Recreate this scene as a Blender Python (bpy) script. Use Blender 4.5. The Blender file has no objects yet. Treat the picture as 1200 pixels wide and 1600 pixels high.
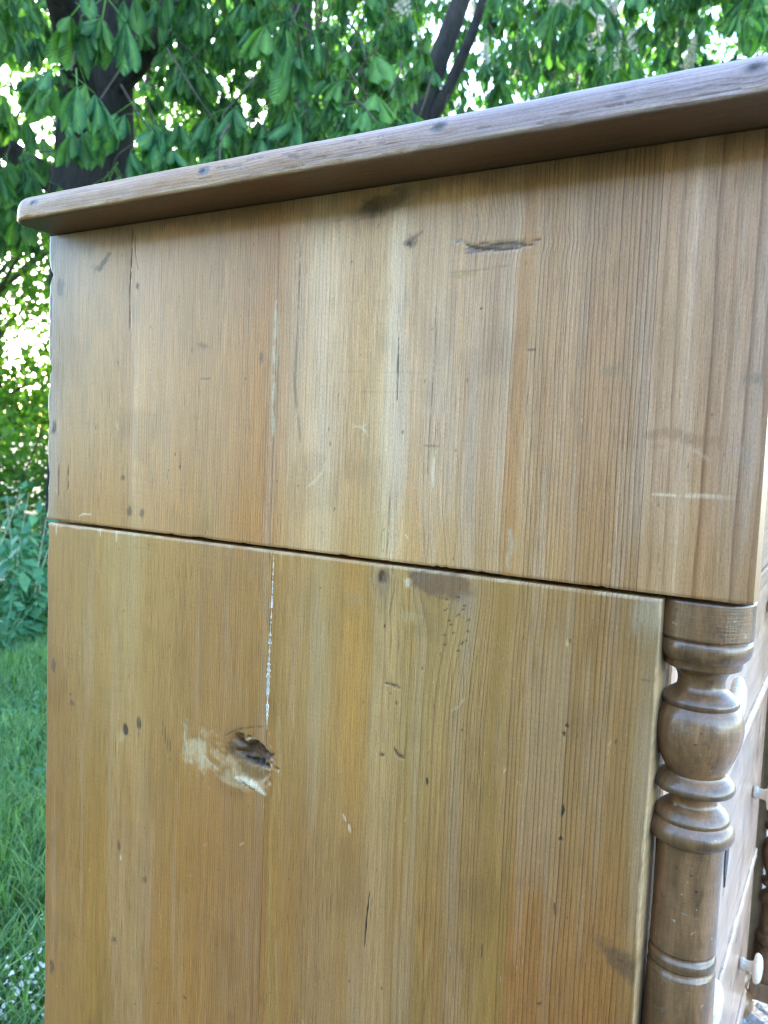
import bpy, bmesh, math, random
import numpy as np
from mathutils import Vector, Matrix

scene = bpy.context.scene
col = scene.collection
R = math.radians
rng = np.random.default_rng(11)
random.seed(5)

ZT = 1.03            # height of the top of the chest's side above the ground
W, D = 0.952, 0.55   # chest width and depth

# ------------------------------------------------------------------ camera, sky, sun, exposure
cam_d = bpy.data.cameras.new('camera')
cam = bpy.data.objects.new('camera', cam_d)
col.objects.link(cam)
scene.camera = cam
yaw, pitch, roll = 0.53247, -0.07814, -0.04102
fw = Vector((math.cos(yaw)*math.cos(pitch), math.sin(yaw)*math.cos(pitch), math.sin(pitch)))
rt = fw.cross(Vector((0, 0, 1))).normalized()
dn = fw.cross(rt)
r2 = rt*math.cos(roll) + dn*math.sin(roll)
d2 = -rt*math.sin(roll) + dn*math.cos(roll)
m3 = Matrix((r2, -d2, -fw)).transposed()
cam.matrix_world = Matrix.Translation(Vector((-0.4417, -0.0420, ZT + -0.1637))) @ m3.to_4x4()
cam_d.sensor_fit = 'HORIZONTAL'
cam_d.sensor_width = 36.0
cam_d.lens = 37.746
cam_d.clip_start = 0.02
cam_d.clip_end = 600
cam_d.dof.use_dof = True
cam_d.dof.focus_distance = 0.55
cam_d.dof.aperture_fstop = 17.0

SUN_EL, SUN_AZ = R(17), R(50)      # azimuth counted from +X towards +Y
world = bpy.data.worlds.new('World')
scene.world = world
world.use_nodes = True
wn = world.node_tree.nodes
bg = wn['Background']
sky = wn.new('ShaderNodeTexSky')
sky.sky_type = 'NISHITA'
sky.sun_disc = False
sky.sun_elevation = SUN_EL
sky.sun_rotation = math.pi/2 - SUN_AZ
sky.air_density = 1.0
sky.dust_density = 0.4
sky.ozone_density = 2.0
world.node_tree.links.new(sky.outputs[0], bg.inputs['Color'])
bg.inputs['Strength'].default_value = 0.15

sl = bpy.data.lights.new('sun', 'SUN')
sl.energy = 2.5
sl.angle = R(0.5)
sl.color = (1.0, 0.93, 0.80)
so = bpy.data.objects.new('sun', sl)
col.objects.link(so)
sd = Vector((math.cos(SUN_AZ)*math.cos(SUN_EL), math.sin(SUN_AZ)*math.cos(SUN_EL), math.sin(SUN_EL)))
so.rotation_euler = sd.to_track_quat('Z', 'Y').to_euler()
so.location = sd*20

scene.view_settings.view_transform = 'Standard'
scene.view_settings.look = 'None'
scene.view_settings.gamma = 1.0
scene.view_settings.use_curve_mapping = False
scene.view_settings.exposure = 3.8
scene.render.engine = 'CYCLES'
scene.cycles.max_bounces = 8
scene.cycles.transparent_max_bounces = 8
scene.cycles.use_denoising = True
scene.cycles.denoising_prefilter = 'NONE'
scene.cycles.pixel_filter_type = 'BLACKMAN_HARRIS'
scene.cycles.filter_width = 1.15

# ------------------------------------------------------------------ helpers
def lin(r, g, b):
    c = np.array([r, g, b], float)/255
    return np.where(c <= 0.04045, c/12.92, ((c+0.055)/1.055)**2.4)

def put(name, me, mat=None, parent=None, loc=None):
    o = bpy.data.objects.new(name, me)
    col.objects.link(o)
    if mat is not None and me is not None and len(me.materials) == 0:
        me.materials.append(mat)
    if parent is not None:
        o.parent = parent
    if loc is not None:
        o.location = loc
    return o

def tag(o, label=None, cat=None, group=None, kind=None):
    if label: o['label'] = label
    if cat: o['category'] = cat
    if group: o['group'] = group
    if kind: o['kind'] = kind
    return o

def empty(name, loc=(0, 0, 0), rz=0.0):
    o = bpy.data.objects.new(name, None)
    col.objects.link(o)
    o.location = loc
    o.rotation_euler = (0, 0, rz)
    o.empty_display_size = 0.1
    return o

def mesh_np(name, V, F, smooth=True):
    """F: (n,3) or (n,4) array of indices"""
    me = bpy.data.meshes.new(name)
    V = np.asarray(V, np.float32)
    F = np.asarray(F, np.int32)
    k = F.shape[1]
    me.vertices.add(len(V))
    me.vertices.foreach_set('co', V.ravel())
    me.loops.add(F.size)
    me.loops.foreach_set('vertex_index', F.ravel())
    me.polygons.add(len(F))
    me.polygons.foreach_set('loop_start', np.arange(0, F.size, k, dtype=np.int32))
    me.polygons.foreach_set('use_smooth', np.full(len(F), smooth, bool))
    me.update(calc_edges=True)
    return me

def mesh_bm(name, bm, smooth=False):
    me = bpy.data.meshes.new(name)
    bmesh.ops.recalc_face_normals(bm, faces=bm.faces[:])
    for f in bm.faces: f.smooth = smooth
    bm.to_mesh(me)
    bm.free()
    return me

def bm_box(bm, lo, hi, bev=0.0, seg=2):
    v = [bm.verts.new((x, y, z)) for x in (lo[0], hi[0]) for y in (lo[1], hi[1]) for z in (lo[2], hi[2])]
    fs = [(0, 1, 3, 2), (4, 6, 7, 5), (0, 4, 5, 1), (2, 3, 7, 6), (0, 2, 6, 4), (1, 5, 7, 3)]
    faces = [bm.faces.new([v[i] for i in f]) for f in fs]
    if bev > 0:
        es = list({e for f in faces for e in f.edges})
        bmesh.ops.bevel(bm, geom=es, offset=bev, segments=seg, affect='EDGES', profile=0.5)

def box(name, lo, hi, mat, parent=None, bev=0.0015):
    bm = bmesh.new()
    bm_box(bm, lo, hi, bev)
    return put(name, mesh_bm(name, bm), mat, parent)

def lathe(name, prof, n=48, axis='z'):
    P = np.array(prof, float)
    a = np.linspace(0, 2*np.pi, n, endpoint=False)
    r, z = P[:, 1][:, None], np.repeat(P[:, 0][:, None], n, 1)
    X, Y = r*np.cos(a), r*np.sin(a)
    if axis == 'z': V = np.stack([X, Y, z], -1).reshape(-1, 3)
    else: V = np.stack([X, z, Y], -1).reshape(-1, 3)
    m = len(P)
    i = np.arange(m-1)[:, None]*n
    j = np.arange(n)[None, :]
    F = np.stack([i+j, i+(j+1) % n, i+n+(j+1) % n, i+n+j], -1).reshape(-1, 4)
    return mesh_np(name, V, F)

def refine(prof, step=0.0008):
    """resample a (z, r) profile with Catmull-Rom so curves are round; repeated points stay sharp"""
    P = np.array(prof, float)
    out = []
    for k in range(len(P)-1):
        a, b = P[k], P[k+1]
        L = np.linalg.norm(b-a)
        if L < 1e-6: continue
        n = max(1, int(L/step/2))
        p0 = P[max(k-1, 0)]; p3 = P[min(k+2, len(P)-1)]
        for t in np.linspace(0, 1, n, endpoint=False):
            if n > 1:
                q = 0.5*((2*a) + (b-p0)*t + (2*p0-5*a+4*b-p3)*t*t + (3*a-p0-3*b+p3)*t**3)
                lo = np.minimum(a, b)-0.0006; hi = np.maximum(a, b)+0.0006
                q = np.clip(q, lo, hi)
            else: q = a
            out.append(q)
    out.append(P[-1])
    return out

def vnoise(y, z, sy, sz, seed):
    """smooth value noise, cell size sy x sz, result about -1..1"""
    r = np.random.default_rng(seed)
    T = r.random((256, 256))*2-1
    a = y/sy + 37.3; b = z/sz + 91.7
    ia = np.floor(a).astype(int); ib = np.floor(b).astype(int)
    fa = a-ia; fb = b-ib
    fa = fa*fa*(3-2*fa); fb = fb*fb*(3-2*fb)
    g = lambda p, q: T[p % 256, q % 256]
    return (g(ia, ib)*(1-fa)+g(ia+1, ib)*fa)*(1-fb) + (g(ia, ib+1)*(1-fa)+g(ia+1, ib+1)*fa)*fb

def sstep(a, b, x):
    t = np.clip((x-a)/(b-a), 0, 1)
    return t*t*(3-2*t)

# ------------------------------------------------------------------ materials
def new_mat(name):
    m = bpy.data.materials.new(name)
    m.use_nodes = True
    nt = m.node_tree
    b = nt.nodes['Principled BSDF']
    return m, nt, b

class G:
    """tiny node builder"""
    def __init__(s, nt): s.nt = nt
    def n(s, t, **kw):
        o = s.nt.nodes.new(t)
        for k, v in kw.items(): setattr(o, k, v)
        return o
    def l(s, a, b): s.nt.links.new(a, b)
    def sock(s, sk, v):
        if isinstance(v, bpy.types.NodeSocket): s.l(v, sk)
        else: sk.default_value = v
    def m(s, op, a, b=0.0, c=0.0, clamp=False):
        o = s.n('ShaderNodeMath', operation=op, use_clamp=clamp)
        for i, v in enumerate((a, b, c)): s.sock(o.inputs[i], v)
        return o.outputs[0]
    def mix(s, f, a, b, mode='MIX'):
        o = s.n('ShaderNodeMix', data_type='RGBA', blend_type=mode)
        s.sock(o.inputs[0], f)
        for i, v in ((6, a), (7, b)):
            if not isinstance(v, bpy.types.NodeSocket): v = tuple(v)[:3]+(1.0,)
            s.sock(o.inputs[i], v)
        return o.outputs[2]
    def noise(s, vec, scale, detail=2.0, rough=0.5, dist=0.0):
        o = s.n('ShaderNodeTexNoise')
        s.l(vec, o.inputs['Vector'])
        o.inputs['Scale'].default_value = scale
        o.inputs['Detail'].default_value = detail
        o.inputs['Roughness'].default_value = rough
        o.inputs['Distortion'].default_value = dist
        return o.outputs['Fac']
    def mapv(s, vec, sc=(1, 1, 1), loc=(0, 0, 0)):
        o = s.n('ShaderNodeMapping')
        s.l(vec, o.inputs['Vector'])
        o.inputs['Scale'].default_value = sc
        o.inputs['Location'].default_value = loc
        return o.outputs[0]
    def ramp(s, f, stops):
        o = s.n('ShaderNodeValToRGB')
        s.l(f, o.inputs[0])
        e = o.color_ramp.elements
        while len(e) < len(stops): e.new(0.5)
        for k, (p, c) in enumerate(stops):
            e[k].position = p
            e[k].color = (c, c, c, 1) if not hasattr(c, '__len__') else tuple(c)[:3]+(1,)
        return o.outputs[0]
    def attr(s, name):
        return s.n('ShaderNodeAttribute', attribute_name=name)

def painted_wood(name, along='z', coat=0.35, rough=0.42):
    """old pine: the mesh carries grain phase, ring strength and tint; the nodes draw rings, fibre and pores"""
    m, nt, b = new_mat(name)
    g = G(nt)
    tint = g.attr('tint').outputs['Color']
    phase = g.attr('phase').outputs['Fac']
    amp = g.attr('ringamp').outputs['Fac']
    dull = g.attr('dull').outputs['Fac']
    co = g.n('ShaderNodeTexCoord').outputs['Object']
    sc = (1, 1, 0.035) if along == 'z' else (1, 0.03, 1)
    st = g.mapv(co, sc)
    fine = g.noise(st, 900, 3, 0.65)
    mid = g.noise(st, 260, 3, 0.6)
    iso = g.noise(co, 420, 2, 0.6)
    ph = g.m('ADD', phase, g.m('MULTIPLY', g.m('SUBTRACT', mid, 0.5), 0.3))
    fr = g.m('FRACT', ph)
    wn_ = g.n('ShaderNodeTexWhiteNoise', noise_dimensions='1D')
    g.l(g.m('FLOOR', ph), wn_.inputs['W'])
    ringv = g.m('ADD', g.m('MULTIPLY', wn_.outputs['Value'], 0.75), 0.4)
    late = g.m('POWER', fr, 4.0)
    late = g.m('MULTIPLY', late, g.m('SMOOTH_MIN', g.m('MULTIPLY', g.m('SUBTRACT', 1.0, fr), 12.0), 1.0, 0.2))
    brk = g.m('ADD', 0.55, g.m('MULTIPLY', fine, 0.9))
    late = g.m('MULTIPLY', g.m('MULTIPLY', g.m('MULTIPLY', late, ringv), brk), 1.35)
    f = g.m('MULTIPLY', late, amp, clamp=True)
    c1 = g.mix(f, tint, g.mix(1.0, tint, (0.42, 0.31, 0.23), 'MULTIPLY'))
    fib = g.ramp(fine, [(0.28, 0.74), (0.5, 1.0), (0.75, 1.16)])
    c2 = g.mix(0.8, c1, g.mix(1.0, c1, fib, 'MULTIPLY'))
    midr = g.ramp(mid, [(0.3, 0.88), (0.7, 1.09)])
    c3 = g.mix(0.75, c2, g.mix(1.0, c2, midr, 'MULTIPLY'))
    pore = g.noise(g.mapv(co, (1, 1, 0.022) if along == 'z' else (1, 0.022, 1), (7, 3, 5)), 2100, 2, 0.6)
    pm = g.ramp(g.noise(g.mapv(co, (1, 1, 0.25) if along == 'z' else (1, 0.25, 1), (1, 8, 3)), 24, 3, 0.6), [(0.36, 0.25), (0.62, 1.0)])
    c3 = g.mix(g.m('MULTIPLY', pm, g.ramp(pore, [(0.55, 0.0), (0.68, 0.75)])), c3, g.mix(1.0, c3, (0.36, 0.25, 0.17), 'MULTIPLY'))
    c3 = g.mix(g.m('MULTIPLY', pm, g.ramp(pore, [(0.32, 0.65), (0.44, 0.0)])), c3, g.mix(1.0, c3, (1.35, 1.33, 1.30), 'MULTIPLY'))
    grit = g.noise(g.mapv(co, (1, 1, 0.35) if along == 'z' else (1, 0.35, 1)), 1500, 2, 0.6)
    c3 = g.mix(1.0, c3, g.ramp(grit, [(0.3, 0.84), (0.7, 1.14)]), 'MULTIPLY')
    # pale dusty flecks left in the pores
    fl = g.ramp(g.noise(g.mapv(co, (1, 1, 0.12) if along == 'z' else (1, 0.12, 1), (3, 1, 2)), 800, 2, 0.7), [(0.62, 0.0), (0.74, 1.0)])
    pt = g.ramp(g.noise(co, 26, 3, 0.6), [(0.45, 0.0), (0.7, 0.5)])
    c4 = g.mix(g.m('MULTIPLY', fl, pt), c3, (0.55, 0.46, 0.36))
    # broad blotches of worn finish
    bl = g.ramp(g.noise(g.mapv(co, (1, 1, 0.4)), 14, 4, 0.6), [(0.35, 0.93), (0.65, 1.06)])
    c5 = g.mix(1.0, c4, bl, 'MULTIPLY')
    g.l(c5, b.inputs['Base Color'])
    rg = g.m('ADD', g.m('ADD', rough, g.m('MULTIPLY', dull, 0.3)), g.m('MULTIPLY', g.m('SUBTRACT', iso, 0.5), 0.25), clamp=True)
    g.l(rg, b.inputs['Roughness'])
    b.inputs['Coat Weight'].default_value = coat
    b.inputs['Coat Roughness'].default_value = 0.34
    g.l(g.m('MULTIPLY', g.m('SUBTRACT', 1.0, dull, clamp=True), coat), b.inputs['Coat Weight'])
    bump = g.n('ShaderNodeBump')
    bump.inputs['Strength'].default_value = 0.35
    bump.inputs['Distance'].default_value = 0.0006
    h = g.m('ADD', g.m('MULTIPLY', f, -0.5), g.m('ADD', g.m('MULTIPLY', fine, 0.55), g.m('MULTIPLY', iso, 0.25)))
    g.l(h, bump.inputs['Height'])
    g.l(bump.outputs[0], b.inputs['Normal'])
    return m

def plain_wood(name, c_dark, c_light, along=2, coat=0.5, rough=0.35, wear=0.0, spec=None):
    """solid wood for turned and framed pieces, grain along one axis"""
    m, nt, b = new_mat(name)
    g = G(nt)
    co = g.n('ShaderNodeTexCoord').outputs['Object']
    sc = [1, 1, 1]; sc[along] = 0.14 if wear > 0.55 else 0.05
    st = g.mapv(co, tuple(sc))
    a = g.noise(st, 120, 4, 0.6, 0.4)
    f = g.noise(st, 700, 3, 0.6)
    bl = g.noise(co, 22, 4, 0.65)
    c = g.mix(g.ramp(a, [(0.3, 0.0), (0.7, 1.0)]), c_dark, c_light)
    c = g.mix(0.7, c, g.mix(1.0, c, g.ramp(f, [(0.3, 0.78), (0.7, 1.15)]), 'MULTIPLY'))
    c = g.mix(1.0, c, g.ramp(bl, [(0.3, 0.70), (0.7, 1.25)]), 'MULTIPLY')
    # specks: dark dirt and pale nicks
    sp = g.noise(co, 330, 2, 0.5)
    c = g.mix(g.ramp(sp, [(0.70, 0.0), (0.76, 0.8)]), c, (0.02, 0.014, 0.012))
    nk = g.noise(g.mapv(co, (1, 1, 1), (5, 2, 7)), 210, 3, 0.6)
    c = g.mix(g.ramp(nk, [(0.68, 0.0), (0.75, 0.6+wear*0.3)]), c, (0.45, 0.36, 0.27))
    if wear > 0.55:
        tm = g.noise(g.mapv(co, (1, 1, 26)), 42, 3, 0.7)      # lathe marks round the turning
        c = g.mix(1.0, c, g.ramp(tm, [(0.3, 0.90), (0.7, 1.08)]), 'MULTIPLY')
        ds_ = g.noise(g.mapv(co, (1, 1, 1), (9, 4, 1)), 75, 5, 0.75)
        c = g.mix(g.ramp(ds_, [(0.56, 0.0), (0.70, 0.6)]), c, (0.26, 0.19, 0.13))
        c = g.mix(g.ramp(ds_, [(0.30, 0.7), (0.42, 0.0)]), c, (0.035, 0.02, 0.012))
        pt = g.n('ShaderNodeNewGeometry').outputs['Pointiness']
        pn = g.m('ADD', pt, g.m('MULTIPLY', g.m('SUBTRACT', a, 0.5), 0.05))
        c = g.mix(g.ramp(pn, [(0.42, 0.85), (0.485, 0.0)]), c, (0.022, 0.014, 0.011))
        c = g.mix(g.ramp(pn, [(0.54, 0.0), (0.64, 0.5)]), c, (0.36, 0.23, 0.13))
    g.l(c, b.inputs['Base Color'])
    g.l(g.m('ADD', rough, g.m('MULTIPLY', g.m('SUBTRACT', bl, 0.5), 0.5), clamp=True), b.inputs['Roughness'])
    b.inputs['Coat Weight'].default_value = coat
    b.inputs['Coat Roughness'].default_value = 0.26
    bump = g.n('ShaderNodeBump')
    bump.inputs['Strength'].default_value = 0.3
    bump.inputs['Distance'].default_value = 0.0006
    g.l(g.m('ADD', g.m('ADD', f, bl), g.m('ADD', g.m('MULTIPLY', nk, 1.2), g.m('MULTIPLY', tm, 1.2)) if wear > 0.55 else g.m('MULTIPLY', nk, 1.2)), bump.inputs['Height'])
    g.l(bump.outputs[0], b.inputs['Normal'])
    return m

def leaf_mat(name, c1, c2, trans, rough=0.55, tint=(1.3, 1.6, 0.5)):
    m, nt, b = new_mat(name)
    g = G(nt)
    co = g.n('ShaderNodeTexCoord').outputs['Object']
    rnd = g.attr('leafrand').outputs['Fac']
    oi = g.n('ShaderNodeObjectInfo').outputs['Random']
    r = g.m('FRACT', g.m('ADD', rnd, oi))
    c = g.mix(g.m('POWER', r, 2.2), c1, c2)
    vein = g.attr('vein').outputs['Fac']
    c = g.mix(g.m('MULTIPLY', vein, 0.55), c, tuple(min(1, x*2.0+0.03) for x in c2))
    c = g.mix(1.0, c, g.ramp(g.noise(co, 30, 3, 0.6), [(0.3, 0.8), (0.7, 1.2)]), 'MULTIPLY')
    ribs = g.attr('ribs').outputs['Fac']
    rw = g.m('SINE', g.m('MULTIPLY', ribs, 88.0))
    c = g.mix(g.m('MULTIPLY', g.m('MAXIMUM', rw, 0.0), 0.28), c, tuple(x*0.55 for x in c1))
    bp = g.n('ShaderNodeBump')
    bp.inputs['Strength'].default_value = 0.6
    bp.inputs['Distance'].default_value = 0.004
    g.l(rw, bp.inputs['Height'])
    g.l(bp.outputs[0], b.inputs['Normal'])
    g.l(c, b.inputs['Base Color'])
    b.inputs['Roughness'].default_value = rough
    b.inputs['Specular IOR Level'].default_value = 0.3
    tr = g.n('ShaderNodeBsdfTranslucent')
    g.l(g.mix(1.0, c, tint, 'MULTIPLY'), tr.inputs['Color'])
    mx = g.n('ShaderNodeMixShader')
    mx.inputs[0].default_value = trans
    g.l(b.outputs[0], mx.inputs[1])
    g.l(tr.outputs[0], mx.inputs[2])
    g.l(mx.outputs[0], nt.nodes['Material Output'].inputs['Surface'])
    return m

def rough_mat(name, c1, c2, scale, rough=0.9, bump=0.5, dist=0.01, stretch=(1, 1, 1)):
    m, nt, b = new_mat(name)
    g = G(nt)
    co = g.mapv(g.n('ShaderNodeTexCoord').outputs['Object'], stretch)
    n1 = g.noise(co, scale, 5, 0.65)
    n2 = g.noise(co, scale*0.13, 3, 0.6)
    c = g.mix(g.ramp(n1, [(0.3, 0.0), (0.7, 1.0)]), c1, c2)
    c = g.mix(1.0, c, g.ramp(n2, [(0.3, 0.75), (0.7, 1.2)]), 'MULTIPLY')
    g.l(c, b.inputs['Base Color'])
    b.inputs['Roughness'].default_value = rough
    bp = g.n('ShaderNodeBump')
    bp.inputs['Strength'].default_value = bump
    bp.inputs['Distance'].default_value = dist
    g.l(n1, bp.inputs['Height'])
    g.l(bp.outputs[0], b.inputs['Normal'])
    return m

M_side = painted_wood('old_pine_side', 'z', 0.42, 0.42)
M_top = painted_wood('old_pine_top', 'y', 0.35, 0.45)
M_turned = plain_wood('turned_dark_wood', (0.110, 0.050, 0.019), (0.275, 0.128, 0.050), 2, 0.7, 0.38, 0.6)
M_front = plain_wood('front_pine', (0.40, 0.22, 0.13), (0.56, 0.35, 0.24), 0, 0.8, 0.36, 0.5)
M_edge = plain_wood('worn_pale_edge', (0.40, 0.25, 0.17), (0.60, 0.43, 0.31), 0, 0.1, 0.6, 0.5)
M_core = rough_mat('dark_carcass_wood', (0.025, 0.016, 0.010), (0.06, 0.04, 0.025), 90, 0.85, 0.3, 0.001)
M_knob = plain_wood('pale_knob', (0.58, 0.46, 0.34), (0.76, 0.66, 0.54), 1, 0.6, 0.3, 0.2)
M_putty = rough_mat('white_filler', (0.34, 0.27, 0.19), (0.78, 0.68, 0.54), 380, 0.9, 0.9, 0.0012)
M_iron = rough_mat('dark_iron', (0.02, 0.02, 0.025), (0.06, 0.055, 0.06), 220, 0.5, 0.4, 0.0005)
M_bark = rough_mat('bark', (0.010, 0.009, 0.009), (0.045, 0.038, 0.034), 26, 0.95, 1.0, 0.03, (1, 1, 0.3))
M_chestnut = leaf_mat('chestnut_leaf', (0.018, 0.105, 0.066), (0.120, 0.245, 0.055), 0.42)
M_lime = leaf_mat('lime_leaf', (0.07, 0.16, 0.03), (0.16, 0.26, 0.045), 0.5, 0.5)
M_weed = leaf_mat('weed_leaf', (0.055, 0.19, 0.10), (0.13, 0.30, 0.14), 0.3, 0.5, (1.1, 1.3, 0.7))
M_grass = leaf_mat('grass_blade', (0.105, 0.215, 0.085), (0.240, 0.400, 0.150), 0.36, 0.5)
M_petal = rough_mat('white_petal', (0.72, 0.72, 0.70), (0.85, 0.83, 0.80), 60, 0.6, 0.1, 0.001)
M_flower = leaf_mat('chestnut_flower', (0.70, 0.66, 0.60), (0.85, 0.84, 0.78), 0.35, 0.6, (1, 1, 0.95))
M_twig = rough_mat('twig_bark', (0.05, 0.04, 0.03), (0.10, 0.085, 0.06), 60, 0.9, 0.5, 0.003)
M_stalk = rough_mat('dry_stalk', (0.40, 0.36, 0.22), (0.55, 0.50, 0.36), 80, 0.8, 0.2, 0.001)
M_soil = rough_mat('lawn_soil', (0.028, 0.030, 0.014), (0.06, 0.075, 0.028), 35, 0.95, 0.8, 0.02)
M_gravel = rough_mat('gravel_ground', (0.22, 0.21, 0.20), (0.50, 0.48, 0.46), 120, 0.9, 1.0, 0.006)
M_stone = rough_mat('gravel_stone', (0.30, 0.29, 0.28), (0.60, 0.58, 0.56), 60, 0.75, 0.4, 0.002)

# ------------------------------------------------------------------ the setting: ground
def ground_sheet():
    n = 90
    a = np.sign(np.linspace(-1, 1, n))*np.abs(np.linspace(-1, 1, n))**3*260
    X, Y = np.meshgrid(a, a, indexing='ij')
    far = sstep(3.0, 12.0, np.hypot(X, Y))
    Z = far*(0.25*vnoise(X, Y, 7.0, 7.0, 3)) - 0.004*(1-far)
    V = np.stack([X, Y, Z], -1).reshape(-1, 3)
    i = np.arange(n-1)[:, None]*n; j = np.arange(n-1)[None, :]
    F = np.stack([i+j, i+n+j, i+n+j+1, i+j+1], -1).reshape(-1, 4)
    return tag(put('ground', mesh_np('ground', V, F), M_soil), kind='structure')
ground_sheet()

def gravel_yard():
    # a sheet of gravel 4 mm proud of the ground, its lawn edge uneven
    xs = np.linspace(0.02, 9, 161)
    V = []; F = []
    for k, x in enumerate(xs):
        edge = 0.50 + 0.05*math.sin(x*3.1) + 0.03*math.sin(x*9.7+1)
        V += [(x, -6.0, 0.003), (x, -2.0, 0.003), (x, -0.4, 0.003), (x, edge, 0.003)]
    for k in range(len(xs)-1):
        for q in range(3):
            F.append((k*4+q, k*4+4+q, k*4+5+q, k*4+1+q))
    return tag(put('gravel_yard', mesh_np('gravel_yard', V, F), M_gravel), kind='structure')
gravel_yard()

# ------------------------------------------------------------------ the chest of drawers
chest = empty('chest_of_drawers', (0, 0, 0))
tag(chest, 'old pine chest of drawers with worn plank side, turned corner columns and pale knobs', 'chest of drawers')

class Paint:
    """numpy painter on (Y, Z) points of a board; Z counted from the top of the side"""
    def __init__(s, Y, Z):
        s.Y, s.Z = Y, Z
        n = len(Y)
        s.tint = np.zeros((n, 3)); s.phase = np.zeros(n); s.amp = np.zeros(n)
        s.dull = np.zeros(n); s.depth = np.zeros(n)
    def sub(s, y0, y1, z0, z1):
        return np.nonzero((s.Y > y0) & (s.Y < y1) & (s.Z > z0) & (s.Z < z1))[0]
    def colour(s, idx, m, c):
        m = m[:, None]
        s.tint[idx] = s.tint[idx]*(1-m) + np.asarray(c)*m
    def ell(s, c, ry, rz, colr, k=1.0, soft=0.35, rot=0.0, wob=0.25, seed=1, kill=0.8, depth=0.0, dull=0.0):
        R_ = max(ry, rz)*(1.6+soft)
        i = s.sub(c[0]-R_, c[0]+R_, c[1]-R_, c[1]+R_)
        if not len(i): return
        dy, dz = s.Y[i]-c[0], s.Z[i]-c[1]
        u = dy*math.cos(rot)-dz*math.sin(rot); v = dy*math.sin(rot)+dz*math.cos(rot)
        q = np.hypot(u/ry, v/rz) + wob*vnoise(dy, dz, ry*0.6, rz*0.6, seed) + wob*0.6*vnoise(dy, dz, ry*0.2, rz*0.3, seed+7)
        m = (1-sstep(1-soft, 1+soft, q))*k
        s.colour(i, m, np.asarray(colr)*np.array([0.86, 0.76, 0.64]))
        s.amp[i] *= 1-kill*m
        s.depth[i] += depth*m; s.dull[i] = np.maximum(s.dull[i], max(dull, 0.75)*m)
    def line(s, pts, w, colr, k=1.0, brk=0.0, seed=1, depth=0.0, dull=0.0, jag=0.0, taper=True):
        P = np.array(pts)
        pad = w*3+0.002
        i = s.sub(P[:, 0].min()-pad, P[:, 0].max()+pad, P[:, 1].min()-pad, P[:, 1].max()+pad)
        if not len(i): return
        y = s.Y[i]; z = s.Z[i]
        if jag: y = y + jag*vnoise(y*0, z, 1, 0.004, seed+3); z = z + jag*vnoise(y, z*0, 0.004, 1, seed+4)
        best = np.full(len(i), 9.0); tt = np.zeros(len(i))
        Ls = np.linalg.norm(np.diff(P, axis=0), axis=1); tot = Ls.sum(); acc = 0
        for a, b, L in zip(P[:-1], P[1:], Ls):
            d = b-a
            t = np.clip(((y-a[0])*d[0]+(z-a[1])*d[1])/(L*L+1e-12), 0, 1)
            q = np.hypot(y-a[0]-t*d[0], z-a[1]-t*d[1])
            up = q < best
            tt = np.where(up, (acc+t*L)/tot, tt); best = np.minimum(best, q); acc += L
        ww = w*(0.35+0.65*np.sin(np.pi*np.clip(tt, 0.02, 0.98))**0.5) if taper else w
        m = (1-sstep(0.35, 1.0, best/ww*0.62))*k
        if brk: m = m*sstep(brk-0.35, brk+0.15, vnoise(y, z, 0.002, 0.006, seed)*0.5+0.5 + 0.25*vnoise(y, z, 0.001, 0.002, seed+9))
        s.colour(i, m, np.asarray(colr)*np.array([0.92, 0.84, 0.74]))
        s.amp[i] *= 1-0.9*m
        s.depth[i] += depth*m; s.dull[i] = np.maximum(s.dull[i], max(dull, 0.75)*m)

def keys(tab, y):
    """piecewise-linear colour over Y from a table of (Y, rgb)"""
    t = sorted(tab, key=lambda q: q[0])
    xs = [q[0] for q in t]
    cs = np.array([lin(*q[1]) for q in t])
    return np.stack([np.interp(y, xs, cs[:, k]) for k in range(3)], -1)

UP = [(0.5477, (150, 140, 128)), (0.5338, (160, 138, 108)), (0.5060, (172, 144, 102)), (0.4683, (174, 144, 98)), (0.4517, (172, 142, 102)), (0.4453, (192, 166, 130)), (0.4341, (186, 156, 116)), (0.4057, (180, 148, 106)), (0.3612, (172, 140, 98)), (0.3256, (168, 128, 80)), (0.3097, (166, 126, 78)), (0.2975, (182, 152, 114)), (0.2841, (190, 164, 128)), (0.2709, (204, 182, 150)), (0.2530, (192, 164, 124)), (0.2406, (186, 156, 112)), (0.2261, (188, 160, 116)), (0.2195, (206, 186, 152)), (0.2111, (204, 182, 150)), (0.2028, (190, 162, 124)), (0.1677, (186, 158, 122)), (0.1490, (176, 148, 116)), (0.1382, (182, 158, 126)), (0.1350, (168, 132, 90)), (0.1295, (166, 131, 90)), (0.1256, (176, 148, 112)), (0.1176, (164, 134, 98)), (0.1045, (174, 146, 112)), (0.0972, (160, 130, 96)), (0.0759, (162, 132, 98)), (0.0590, (156, 126, 94)), (0.0576, (172, 142, 110)), (0.0427, (174, 146, 116)), (0.0388, (186, 162, 136)), (0.0347, (170, 140, 108)), (0.0209, (166, 136, 106)), (0.0060, (160, 132, 106))]
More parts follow.
